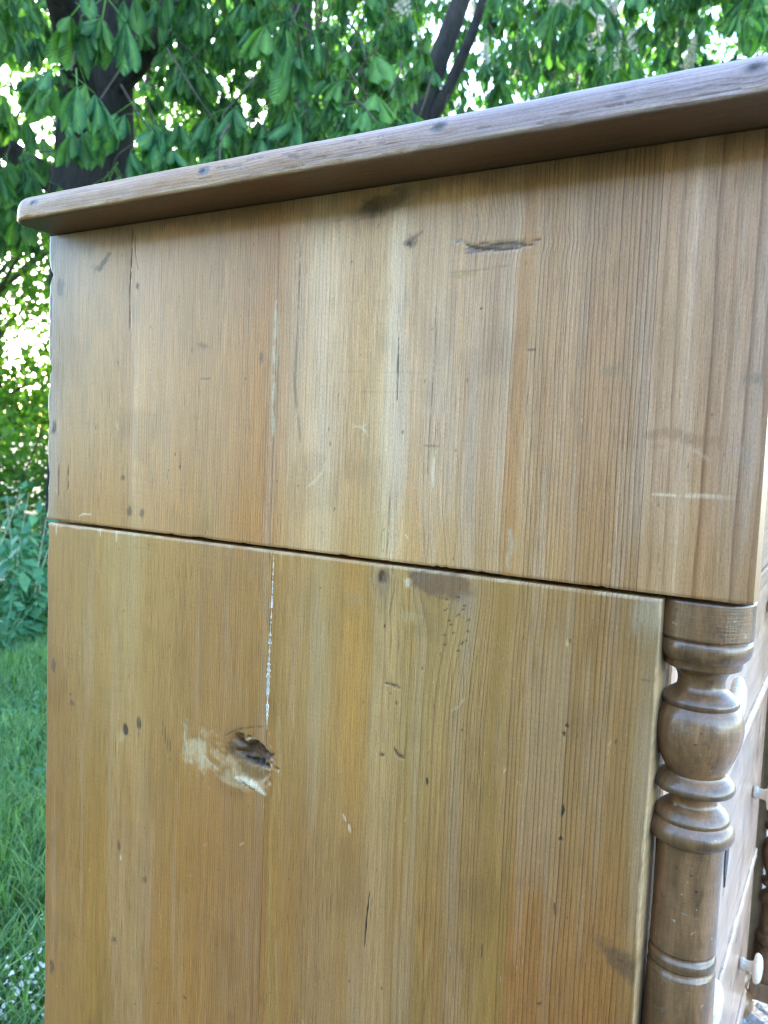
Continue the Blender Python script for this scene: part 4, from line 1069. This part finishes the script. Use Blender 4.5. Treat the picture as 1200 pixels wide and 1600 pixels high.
def scatter(name, templates, pos, eul, scl, mat, parent, kind=None):
    """join many copies of small template meshes into one mesh"""
    Vs, Fs, Ve, Rn, n = [], [], [], [], 0
    which = rng.integers(0, len(templates), len(pos))
    for t, (V, F, ve) in enumerate(templates):
        i = np.nonzero(which == t)[0]
        if not len(i): continue
        M_ = euler_mats(eul[i, 0], eul[i, 1], eul[i, 2])*scl[i][:, None, None]
        W_ = np.einsum('nij,vj->nvi', M_, V)+pos[i][:, None, :]
        k = len(V)
        Vs.append(W_.reshape(-1, 3))
        Fs.append((F[None]+n+(np.arange(len(i))*k)[:, None, None]).reshape(-1, F.shape[1]))
        Ve.append(np.tile(ve, (len(i), 1)) if np.ndim(ve) == 2 else np.tile(ve, len(i))); Rn.append(np.repeat(rng.random(len(i)), k))
        n += len(i)*k
    me = mesh_np(name, np.concatenate(Vs), np.concatenate(Fs))
    set_leaf_attr(me, np.concatenate(Ve), np.concatenate(Rn))
    o = put(name, me, mat, parent)
    if kind: o['kind'] = kind
    return o

def tube(pts, rad, n=9, seed=0, rough=0.0):
    P = np.array(pts, float); Rr = np.array(rad, float)
    # smooth resample
    t = np.arange(len(P)); tt = np.linspace(0, len(P)-1, (len(P)-1)*6+1)
    Q = np.stack([np.interp(tt, t, P[:, k]) for k in range(3)], -1); q = np.interp(tt, t, Rr)
    for _ in range(3): Q[1:-1] = (Q[:-2]+2*Q[1:-1]+Q[2:])/4
    T = np.gradient(Q, axis=0); T /= np.linalg.norm(T, axis=1)[:, None]
    up = np.array([0.31, 0.17, 0.93]); A = np.cross(T, up); A /= np.linalg.norm(A, axis=1)[:, None]; B = np.cross(T, A)
    a = np.linspace(0, 2*np.pi, n, endpoint=False)
    r_ = np.random.default_rng(seed)
    q = q[:, None]*(1+rough*(r_.random((len(tt), n))-0.5))
    V = Q[:, None, :]+q[:, :, None]*(np.cos(a)[None, :, None]*A[:, None, :]+np.sin(a)[None, :, None]*B[:, None, :])
    m = len(tt)
    i = np.arange(m-1)[:, None]*n; j = np.arange(n)[None, :]
    F = np.stack([i+j, i+(j+1) % n, i+n+(j+1) % n, i+n+j], -1).reshape(-1, 4)
    return V.reshape(-1, 3), F
def join(parts):
    V, F, n = [], [], 0
    for v, f in parts: V.append(v); F.append(f+n); n += len(v)
    return np.concatenate(V), np.concatenate(F)

def spike_mesh(seed):
    """an upright flower candle: a tapering cone of small crinkled white flowers"""
    r = np.random.default_rng(seed)
    V, F, ve, n = [], [], [], 0
    for k in range(70):
        t = (k+r.random())/70
        rad = 0.045*(1-t)**0.8*r.uniform(0.5, 1.0)+0.004
        a = k*2.4
        c = np.array([rad*math.cos(a), rad*math.sin(a), 0.03+0.20*t])
        s = 0.015*(1-0.45*t)*r.uniform(0.8, 1.2)
        for q in range(2):
            Mr = rotz(r.uniform(0, 6.3))@rotx(r.uniform(-1.2, 1.2))@roty(r.uniform(-1, 1))
            P = np.array([(-s, -s*0.5, 0), (0, -s*0.8, s*0.4), (s, 0, 0), (0, s, s*0.3)])@Mr.T+c
            V.append(P); F.append(np.array([(0, 1, 2, 3)])+n); ve.append(np.zeros(4)); n += 4
    sv = np.array([(-0.002, 0, -0.03), (0.002, 0, -0.03), (0.001, 0, 0.22), (-0.001, 0, 0.22)])
    V.append(sv); F.append(np.array([(0, 1, 2, 3)])+n); ve.append(np.zeros(4))
    me = mesh_np('flower_spike', np.concatenate(V), np.concatenate(F))
    set_leaf_attr(me, np.concatenate(ve), r.random(sum(len(v) for v in V)))
    return me

CAM = np.array([-0.4417, -0.0420, ZT+-0.1637])
LEAF_T = [chestnut_leaf(s) for s in range(6)]
LEAF_LOW = [chestnut_leaf(s+20, 5, 2, False) for s in range(4)]
LEAF_ME = []
for k, (V, F, ve) in enumerate(LEAF_T):
    me = mesh_np('leaf', V, F); set_leaf_attr(me, ve, np.full(len(V), 0.0)); me.materials.append(M_chestnut)
    LEAF_ME.append(me)
SPIKE_ME = [spike_mesh(s) for s in range(3)]
for me in SPIKE_ME: me.materials.append(M_flower)

def chestnut_tree(base, trunk, limbs, clusters, label, n_named, n_spikes, seed):
    """base: foot of the trunk; trunk/limbs: lists of (points, radii); clusters: (n,3) twig ends"""
    r = np.random.default_rng(seed)
    root = empty('horse_chestnut_tree', base)
    tag(root, label, 'tree', 'horse chestnut trees behind the chest')
    b = np.array(base)
    V, F = tube(np.array(trunk[0])-b, trunk[1], 16, seed, 0.10)
    put('trunk', mesh_np('trunk', V, F), M_bark, root)
    for q, (p, rd) in enumerate(limbs):
        V, F = tube(np.array(p)-b, rd, 10, seed+q, 0.08)
        put('limb', mesh_np('limb', V, F), M_bark, root)
    # leaves: a whorl round the end of each drooping twig
    pos, eul, scl, tw, sp = [], [], [], [], []
    for c in clusters:
        nl = r.integers(5, 8); a0 = r.uniform(0, 6.3)
        size = r.uniform(0.75, 1.15)
        d = np.array([r.uniform(-0.3, 0.3), r.uniform(-0.3, 0.3), r.uniform(0.18, 0.4)])
        tw.append(tube([c+d*0.75+r.uniform(-0.05, 0.05, 3)-b, c+d*0.4+r.uniform(-0.03, 0.03, 3)-b, c-b], [0.005, 0.004, 0.003], 5))
        for k in range(nl):
            pos.append(c+d*0.12*(k//2)+r.uniform(-0.02, 0.02, 3)); eul.append((r.uniform(-0.35, 0.35), r.uniform(-0.35, 0.45), a0+k*2.4))
            scl.append(size*r.uniform(0.62, 0.98))
        sp.append(c+np.array([0, 0, 0.03]))
    pos, eul, scl = np.array(pos), np.array(eul), np.array(scl)
    dist = np.linalg.norm(pos-CAM, axis=1)
    v = pos-CAM
    fwv = np.array(fw); inview = (v@fwv)/dist > 0.80
    order = np.argsort(dist+np.where(inview, 0, 50))
    named, rest = order[:n_named], order[n_named:]
    for q in named:
        o = put('leaf', LEAF_ME[int(r.integers(0, 6))], None, root, pos[q]-b)
        o.rotation_euler = eul[q]; o.scale = (scl[q],)*3
    V, F = join(tw)
    t_ = put('twigs', mesh_np('twigs', V, F), M_twig, root); t_['kind'] = 'stuff'
    near = rest[dist[rest] < 7.5]; farr = rest[dist[rest] >= 7.5]
    scatter('foliage', LEAF_T, pos[near]-b, eul[near], scl[near], M_chestnut, root, 'stuff')
    if len(farr): scatter('foliage', LEAF_LOW, pos[farr]-b, eul[farr], scl[farr]*1.15, M_chestnut, root, 'stuff')
    spd = np.array(sp)
    azs = np.degrees(np.arctan2(spd[:, 1]-CAM[1], spd[:, 0]-CAM[0])); ds = np.linalg.norm(spd-CAM, axis=1)
    wt = np.where((azs < 20) & (azs > 0) & (ds > 4.5), 8.0, 1.0)*np.where((azs > 33) & (ds < 9), 0.0, 1.0)*np.where((azs < 31) & (azs > 19) & (ds > 8.6), 14.0, 1.0)+1e-9        # the sunnier side flowers most
    pick = r.choice(len(spd), n_spikes, False, wt/wt.sum())
    if n_spikes > 100: pick = np.unique(np.concatenate([pick, np.arange(len(spd)-26, len(spd))]))
    for q in pick:
        o = put('flower_spike', SPIKE_ME[int(r.integers(0, 3))], None, root, spd[q]-b)
        o.rotation_euler = (r.uniform(-0.25, 0.25), r.uniform(-0.25, 0.25), r.uniform(0, 6.3)); o.scale = (r.uniform(0.9, 1.35),)*3
    return root

def polar(az_deg, r_, z): return np.array([CAM[0]+r_*math.cos(R(az_deg)), CAM[1]+r_*math.sin(R(az_deg)), z])

def crown(n, az0, az1, r0, r1, z0f, z1, seed, keep):
    """random twig ends filling a crown volume; keep(p) thins it"""
    r = np.random.default_rng(seed)
    out = []
    while len(out) < n:
        a = r.uniform(az0, az1); q = (r.uniform(r0**2, r1**2))**0.5
        z = r.uniform(z0f(a, q), z1)
        p = polar(a, q, z)
        if keep(p, a, q, r): out.append(p)
    return np.array(out)

def clump3(p, s=0.9, seed=5):
    a = np.array([p[0]]); b_ = np.array([p[1]]); c = np.array([p[2]])
    return (vnoise(a+c*0.7, b_-c*0.5, s, s, seed)+0.5*vnoise(a-c*0.4, b_+c*0.8, s*0.45, s*0.45, seed+1))[0]

# tree with the thick dark trunk at the left of the view
TA = polar(50.5, 5.6, 0.0)
def zlowA(a, q): return 1.55+0.08*q
def keepA(p, a, q, r):
    t = abs(((p-TA)[0]*math.sin(R(50.5))-(p-TA)[1]*math.cos(R(50.5))))
    if q < 5.8 and t < 0.30 and r.random() < 0.55: return False
    return clump3(p) > -0.45 or r.random() < 0.2
clA = crown(760, 30, 70, 2.8, 6.6, zlowA, 5.0, 3, keepA)
trA = [TA, TA+[0.03, -0.02, 1.0], TA+[0.0, 0.05, 2.2], TA+[0.08, 0.08, 3.6], TA+[0.15, 0.0, 5.5]]
limA = [([TA+[0.02, 0, 2.6], TA+[-0.9, -0.7, 3.3], TA+[-1.7, -1.5, 3.4]], [0.10, 0.07, 0.03]),
        ([TA+[0.02, 0, 3.0], TA+[0.2, -1.1, 3.9], TA+[0.3, -2.2, 4.2]], [0.11, 0.07, 0.03]),
        ([TA+[0.02, 0, 2.3], TA+[-0.5, 1.0, 3.0], TA+[-0.8, 2.0, 3.1]], [0.09, 0.06, 0.02])]
chestnut_tree(tuple(TA), (trA, [0.34, 0.27, 0.25, 0.22, 0.15]), limA, clA, 'horse chestnut with a thick dark trunk behind the left end of the chest', 190, 22, 31)

# tree with the slanting fork above the middle of the top board
TB = polar(30.2, 8.2, 0.0)
def zlowB(a, q): return 1.5+0.05*q
def keepB(p, a, q, r):
    if q < 8.4 and 24.0 < a < 31.0 and p[2] > 0.9+0.335*q and r.random() < 0.9: return False
    return clump3(p, 1.1, 9) > -0.55 or r.random() < 0.25
clB = np.concatenate([crown(560, -4, 35, 3.2, 8.0, zlowB, 5.6, 4, keepB), crown(300, -2, 27, 4.5, 8.6, zlowB, 6.2, 24, keepB)])
rB = np.random.default_rng(77)
faceB = np.array([polar(rB.uniform(3, 21), q, 0.87+q*math.tan(R(rB.uniform(21.5, 28.5)))) for q in rB.uniform(4.6, 6.2, 26)])
trB = [polar(30.20, 8.2, 0.0), polar(30.20, 8.2, 1.4), polar(30.10, 8.2, 2.8), polar(29.60, 8.2, 3.7), polar(28.70, 8.2, 4.4), polar(26.70, 8.2, 5.24), polar(24.80, 8.2, 6.1)]
limB = [([polar(29.20, 8.2, 3.95), polar(27.55, 8.15, 4.3), polar(25.80, 8.1, 4.88), polar(24.60, 8.0, 5.5)], [0.075, 0.06, 0.05, 0.035]),
        ([TB+[0.05, 0.0, 2.6], TB+[0.4, 1.0, 3.8], TB+[0.6, 1.8, 4.6]], [0.09, 0.06, 0.03])]
chestnut_tree(tuple(TB), (trB, [0.24, 0.18, 0.15, 0.125, 0.11, 0.09, 0.06]), limB, np.concatenate([clB, faceB]), 'flowering horse chestnut with a slanting forked trunk above the middle of the top board', 110, 120, 41)

# a third chestnut closing the view behind the other two
TC = polar(38.0, 9.2, 0.0)
clC = crown(900, -2, 72, 6.8, 11.0, lambda a, q: 1.35+0.03*q+(0.9 if a > 52 else 0), 7.0, 14, lambda p, a, q, r: (q > 8.4 or not 24.0 < a < 31.0) and (clump3(p, 1.3, 19) > -0.25 or r.random() < 0.1))
clC = np.concatenate([clC, crown(240, 18, 32, 8.9, 11.0, lambda a, q: 0.87+q*math.tan(R(19)), 6.6, 15, lambda p, a, q, r: True)])
trC = [TC, TC+[0.05, 0.02, 1.5], TC+[0.0, 0.1, 3.0], TC+[0.1, 0.0, 4.5], TC+[0.0, -0.1, 6.5]]
limC = [([TC+[0.0, 0.05, 2.4], TC+[-0.5, 1.6, 3.6], TC+[-1.0, 3.0, 4.0]], [0.11, 0.07, 0.03]), ([TC+[0.0, 0.05, 2.8], TC+[0.5, -1.8, 4.0], TC+[0.8, -3.4, 4.6]], [0.11, 0.07, 0.03])]
chestnut_tree(tuple(TC), (trC, [0.26, 0.21, 0.19, 0.16, 0.09]), limC, clC, 'wide horse chestnut at the back, filling the gap between the dark trunk and the fork', 0, 90, 51)

# smaller-leaved trees further back, in the sun
def simple_leaf():
    V = np.array([(0, -0.001, 0), (0.03, -0.024, -0.006), (0.075, 0, -0.02), (0.03, 0.024, -0.006)])
    return V, np.array([(0, 1, 2, 3)]), np.zeros(4)
LIME = [simple_leaf()]
def leafy_tree(base, h, rad, n, label, seed, mat, z0=0.8, group='sunlit trees in the background'):
    r = np.random.default_rng(seed)
    root = empty('lime_tree', base)
    tag(root, label, 'tree', group)
    tr = [(0, 0, 0), (0.1, 0.05, h*0.35), (0.0, 0.1, h*0.65), (0.1, 0.1, h*0.92)]
    V, F = tube(tr, [0.16, 0.12, 0.08, 0.03], 10, seed, 0.1)
    put('trunk', mesh_np('trunk', V, F), M_bark, root)
    cen = []; lt = []
    for k in range(int(38)):
        zz = r.uniform(z0, h); q = rad*math.sin(math.pi*min(1, max(0.08, (zz-z0*0.6)/(h*1.05-z0*0.6))))**0.6*r.uniform(0.25, 1.0); a = r.uniform(0, 6.3)
        c = np.array([q*math.cos(a), q*math.sin(a), zz]); cen.append(c)
        lt.append(tube([(0.05, 0.06, max(0.4, zz*0.72)), c*np.array([0.5, 0.5, 0])+np.array([0, 0, zz*0.9]), c], [0.035, 0.02, 0.006], 5, k))
    V, F = join(lt)
    put('limbs', mesh_np('limbs', V, F), M_twig, root)['kind'] = 'stuff'
    cen = np.array(cen)
    pos = cen[r.integers(0, len(cen), n)]+r.normal(0, 1, (n, 3))*np.array([0.33, 0.33, 0.24])*(0.7+rad*0.2)
    pos = pos[pos[:, 2] > 0.25]
    eul = np.stack([r.uniform(-1, 1, len(pos)), r.uniform(-0.3, 1.2, len(pos)), r.uniform(0, 6.3, len(pos))], -1)
    scatter('crown', LIME, pos, eul, r.uniform(0.8, 1.7, len(pos)), mat, root, 'stuff')
    return root
leafy_tree(tuple(polar(57, 9.5, 0)), 5.6, 1.9, 15000, 'sunlit yellow-green tree showing past the back edge of the chest', 51, M_lime, 0.7)
leafy_tree(tuple(polar(47, 12.5, 0)), 9.0, 2.8, 20000, 'sunlit tree glimpsed between the two horse chestnuts, left of the fork', 52, M_lime, 1.0)
leafy_tree(tuple(polar(36, 13.5, 0)), 9.6, 3.0, 22000, 'pale green tree seen through the leaves above the middle of the top board', 53, M_lime, 1.0)
leafy_tree(tuple(polar(13, 13.0, 0)), 9.4, 3.4, 24000, 'leafy tree behind the flower spikes at the upper right', 54, M_lime, 1.0)
leafy_tree(tuple(polar(63, 12.0, 0)), 6.0, 2.2, 12000, 'small sunlit tree at the far left behind the lawn', 55, M_lime, 0.6)

# ------------------------------------------------------------------ lawn, weeds, petals, gravel
def shrub(base, rad, h, n, label, seed, mat):
    r = np.random.default_rng(seed)
    root = empty('shrub', base)
    tag(root, label, 'shrub')
    st = [tube([(0, 0, 0), (0.2*rad*math.cos(a), 0.2*rad*math.sin(a), h*0.5), (0.7*rad*math.cos(a), 0.7*rad*math.sin(a), h*0.9)], [0.012, 0.008, 0.004], 5) for a in np.linspace(0, 6, 9)]
    V, F = join(st); put('stems', mesh_np('stems', V, F), M_twig, root)['kind'] = 'stuff'
    d = r.normal(0, 1, (n, 3)); d /= np.linalg.norm(d, axis=1)[:, None]
    pos = d*(r.random(n)**0.45)[:, None]*np.array([rad, rad, h*0.5])+np.array([0, 0, h*0.55])
    pos += 0.08*r.normal(0, 1, (n, 3)); pos = pos[pos[:, 2] > 0.02]
    eul = np.stack([r.uniform(-1, 1, len(pos)), r.uniform(-0.6, 1.0, len(pos)), r.uniform(0, 6.3, len(pos))], -1)
    scatter('leaves', LIME, pos, eul, r.uniform(0.5, 1.1, len(pos)), mat, root, 'stuff')
shrub(tuple(polar(55.5, 6.4, 0)), 0.75, 1.0, 2600, 'yellow-green shrub at the edge of the lawn behind the chest', 61, M_lime)
shrub(tuple(polar(62, 6.2, 0)), 0.8, 0.95, 2200, 'bushy shrub beyond the lawn, left of the yellow-green one', 62, M_lime)
shrub(tuple(polar(46, 7.2, 0)), 0.9, 1.2, 2200, 'low shrub hidden behind the chest near the thick trunk', 63, M_lime)

def sky_block_hedge():
    # added unseen hedge that keeps the low sky light off the chest
    r = np.random.default_rng(66)
    root = empty('sky_block_hedge', (-6.0, 0.0, 0.0))
    tag(root, 'added dark green hedge out of view, blocking low sky light from the plank side of the chest', 'hedge')
    ys = np.linspace(-9.5, 9.5, 140); pr = [(0.55, 0.0), (0.60, 0.8), (0.58, 2.0), (0.50, 2.9), (0.25, 3.2), (-0.25, 3.2), (-0.5, 2.9), (-0.6, 1.5), (-0.55, 0.0)]
    V = np.array([[(x+0.10*vnoise(np.array([y]), np.array([z+x]), 0.5, 0.5, 67)[0], y, z+(0.12*vnoise(np.array([y]), np.array([x]), 0.7, 0.7, 68)[0] if z > 2.5 else 0)) for x, z in pr] for y in ys]).reshape(-1, 3)
    m = len(pr); i = np.arange(len(ys)-1)[:, None]*m; j = np.arange(m-1)[None, :]
    put('sky_block_core', mesh_np('sky_block_core', V, np.stack([i+j, i+m+j, i+m+j+1, i+j+1], -1).reshape(-1, 4)), M_soil, root)
    n = 9000
    y = r.uniform(-9.5, 9.5, n); z = r.uniform(0.05, 3.25, n)
    pos = np.stack([np.where(z > 3.0, r.uniform(-0.4, 0.6, n), 0.55+r.normal(0, 0.06, n)), y, z], -1)
    eul = np.stack([r.uniform(-1, 1, n), r.uniform(-0.3, 1.2, n), r.uniform(-1.2, 1.2, n)], -1)
    scatter('leaves', LIME, pos, eul, r.uniform(0.7, 1.3, n), M_chestnut, root, 'stuff')
sky_block_hedge()

def weed(base, h, seed, label, wide):
    r = np.random.default_rng(seed)
    root = empty('weed_plant', base)
    tag(root, label, 'plant', 'weeds along the far edge of the lawn')
    ns = 6
    st, pos, eul, scl = [], [], [], []
    for k in range(ns):
        a = r.uniform(0, 6.3); sp = r.uniform(0.03, 0.16)
        tip = np.array([math.cos(a)*sp, math.sin(a)*sp, h*r.uniform(0.6, 1.0)])
        st.append(tube([(0, 0, 0), tip*np.array([0.3, 0.3, 0.5]), tip], [0.004, 0.003, 0.0015], 5))
        for z in np.linspace(0.12, 1.0, 9):
            for s_ in (0, math.pi):
                pos.append(tip*np.array([z, z, z])); eul.append((r.uniform(-0.4, 0.4), r.uniform(-0.2, 0.7), z*7+s_+r.uniform(-0.4, 0.4))); scl.append(wide*r.uniform(0.7, 1.25)*(1.15-0.5*z))
    V, F = join(st); put('stems', mesh_np('stems', V, F), M_weed, root)
    scatter('leaves', LIME, np.array(pos), np.array(eul), np.array(scl), M_weed, root, 'stuff')
spots = [(54.2, 3.55, 0.48, 1.3), (56.4, 3.75, 0.42, 1.0), (52.8, 3.85, 0.52, 1.2), (55.3, 4.15, 0.55, 1.4), (58.0, 3.7, 0.46, 1.1), (53.5, 4.5, 0.6, 1.2),
         (57.0, 4.5, 0.58, 1.3), (50.5, 3.9, 0.45, 1.2), (60.0, 4.2, 0.5, 1.2), (55.0, 5.0, 0.62, 1.5), (47.5, 4.3, 0.5, 1.1), (62.5, 4.0, 0.45, 1.0), (55.9, 3.35, 0.30, 0.8)]
WEED_LABEL = ['broad-leaved blue-green weed in the front of the thicket, close to the chest back edge',
    'narrow blue-green weed at the left margin, middle row of the thicket', 'leafy weed hidden behind the back corner of the chest, middle row', 'large broad-leaved weed rising in the second row of the thicket',
    'leafy weed just outside the lawn view on the left of the thicket', 'tall weed in the back row of the thicket next to the chest corner', 'weed in the back row of the thicket, to the left of the largest one',
    'weed growing behind the chest, nearest the thick tree trunk', 'leafy weed far to the left in the second row', 'tallest and broadest weed at the very back of the thicket under the yellow-green shrub',
    'weed behind the chest, between the thick trunk and the back corner', 'last weed to the left along the far lawn edge', 'small low weed in front of all the others at the lawn edge']
for k, (a, q, h, wd) in enumerate(spots):
    weed(tuple(polar(a, q, 0)), h, 70+k, WEED_LABEL[k], wd)
sv = []
for k in range(7):
    b0 = polar(53.5+k*0.7, 3.6+0.1*(k % 3), 0); b0[2] = 0
    sv.append(tube([b0, b0+[0.05*(k % 2), 0.03, 0.3], b0+[0.10-0.05*k % 0.17, -0.06, 0.62]], [0.002, 0.0016, 0.001], 5))
V, F = join(sv)
tag(put('grass_stalks', mesh_np('grass_stalks', V, F), M_stalk), 'thin pale flowering grass stalks leaning over the weeds', 'grass stalks', kind='stuff')

def grass():
    r = np.random.default_rng(91)
    n = 125000
    P = []
    a = r.uniform(26, 72, n*2); q = r.uniform(0.95**0.9, 6.0**0.9, n*2)**(1/0.9)
    x = CAM[0]+q*np.cos(np.radians(a)); y = CAM[1]+q*np.sin(np.radians(a))
    edge = 0.58+0.06*np.sin(x*3.1)+0.05*vnoise(x, y, 0.15, 0.15, 8)
    keep = (y > edge) & (r.random(len(x)) < 0.75+0.25*vnoise(x, y, 0.12, 0.12, 9))
    inside = (x > -0.02) & (x < W+0.02) & (y < D+0.03)
    keep &= ~inside
    pc = (0.313, 1.036)
    keep &= (np.hypot(x-pc[0], y-pc[1]) > 0.16) | (r.random(len(x)) < 0.35)
    x, y = x[keep][:n], y[keep][:n]
    n = len(x)
    h = r.uniform(0.03, 0.085, n)*(1+0.4*vnoise(x, y, 0.3, 0.3, 10)); w = r.uniform(0.0011, 0.0024, n)
    an = r.uniform(0, 6.3, n); ln = r.uniform(0.1, 1.1, n)*h
    ux, uy = np.cos(an), np.sin(an); lx, ly = -uy*ln, ux*ln
    V = np.empty((n, 5, 3))
    V[:, 0] = np.stack([x-ux*w, y-uy*w, x*0-0.003], -1); V[:, 1] = np.stack([x+ux*w, y+uy*w, x*0-0.003], -1)
    V[:, 2] = np.stack([x-ux*w*0.8+lx*0.35, y-uy*w*0.8+ly*0.35, h*0.62], -1); V[:, 3] = np.stack([x+ux*w*0.8+lx*0.35, y+uy*w*0.8+ly*0.35, h*0.62], -1)
    V[:, 4] = np.stack([x+lx, y+ly, h], -1)
    b = (np.arange(n)*5)[:, None]
    F = np.concatenate([b+np.array([[0, 1, 3]]), b+np.array([[0, 3, 2]]), b+np.array([[2, 3, 4]])], 0)
    me = mesh_np('lawn_grass', V.reshape(-1, 3), F)
    set_leaf_attr(me, np.zeros(n*5), np.repeat(r.random(n), 5))
    tag(put('lawn_grass', me, M_grass), 'short green lawn grass growing beside the chest', 'grass', kind='stuff')
grass()

def clover():
    r = np.random.default_rng(93)
    n = 3500
    a = r.uniform(42, 68, n); q = r.uniform(1.0, 4.2, n)
    pos = np.stack([CAM[0]+q*np.cos(np.radians(a)), CAM[1]+q*np.sin(np.radians(a)), r.uniform(0.01, 0.05, n)], -1)
    k = (pos[:, 1] > 0.66) & (clump_arr(pos) > 0.0)
    pos = pos[k]
    eul = np.stack([r.uniform(-0.5, 0.5, len(pos)), r.uniform(-0.4, 0.4, len(pos)), r.uniform(0, 6.3, len(pos))], -1)
    o = scatter('lawn_weeds', LIME, pos, eul, r.uniform(0.25, 0.6, len(pos)), M_weed, None, 'stuff')
    tag(o, 'small broad-leaved weeds among the lawn grass', 'ground cover')
def clump_arr(p): return vnoise(p[:, 0], p[:, 1], 0.2, 0.2, 15)
clover()

def petals():
    r = np.random.default_rng(95)
    c = (0.313, 1.036)
    n1, n2 = 170, 18
    x = np.concatenate([r.normal(c[0]-0.03, 0.055, n1), r.uniform(0.0, 1.6, n2)]); y = np.concatenate([r.normal(c[1]-0.07, 0.05, n1), r.uniform(0.75, 2.6, n2)])
    z = np.concatenate([r.uniform(0.035, 0.075, n1), r.uniform(0.04, 0.08, n2)])
    k = ~((x > -0.01) & (x < W) & (y < D+0.02)); x, y, z = x[k], y[k], z[k]
    Vt = np.array([(-0.007, -0.003, 0.001), (-0.001, -0.006, 0), (0.006, -0.003, 0.002), (0.008, 0.002, 0.003), (0.001, 0.006, 0.001), (-0.005, 0.004, 0)])
    Ft = np.array([(0, 1, 2, 5), (5, 2, 3, 4)])
    eul = np.stack([r.uniform(-0.6, 0.6, len(x)), r.uniform(-0.6, 0.6, len(x)), r.uniform(0, 6.3, len(x))], -1)
    o = scatter('fallen_petals', [(Vt, Ft, np.zeros(6))], np.stack([x, y, z], -1), eul, r.uniform(0.3, 0.75, len(x)), M_petal, None, 'stuff')
    tag(o, 'fallen white chestnut petals lying in the grass at the back of the chest', 'petals')
petals()

def stones():
    r = np.random.default_rng(97)
    n = 5200
    x = r.uniform(0.45, 2.6, n); y = r.uniform(-0.35, 0.42, n)
    bm = bmesh.new(); bmesh.ops.create_icosphere(bm, subdivisions=1, radius=1.0)
    V0 = np.array([v.co[:] for v in bm.verts]); F0 = np.array([[v.index for v in f.verts] for f in bm.faces]); bm.free()
    tem = []
    for s in range(4):
        q = V0*(1+0.25*(r.random((len(V0), 1))-0.5)); q = q*np.array([1, 0.8, 0.6]); tem.append((q, F0, np.zeros(len(q))))
    eul = np.stack([r.uniform(0, 6, n), r.uniform(0, 6, n), r.uniform(0, 6, n)], -1)
    o = scatter('gravel_stones', tem, np.stack([x, y, np.full(n, 0.004)], -1), eul, r.uniform(0.0035, 0.009, n), M_stone, None, 'stuff')
    tag(o, 'loose pale gravel in front of the chest', 'gravel')
stones()
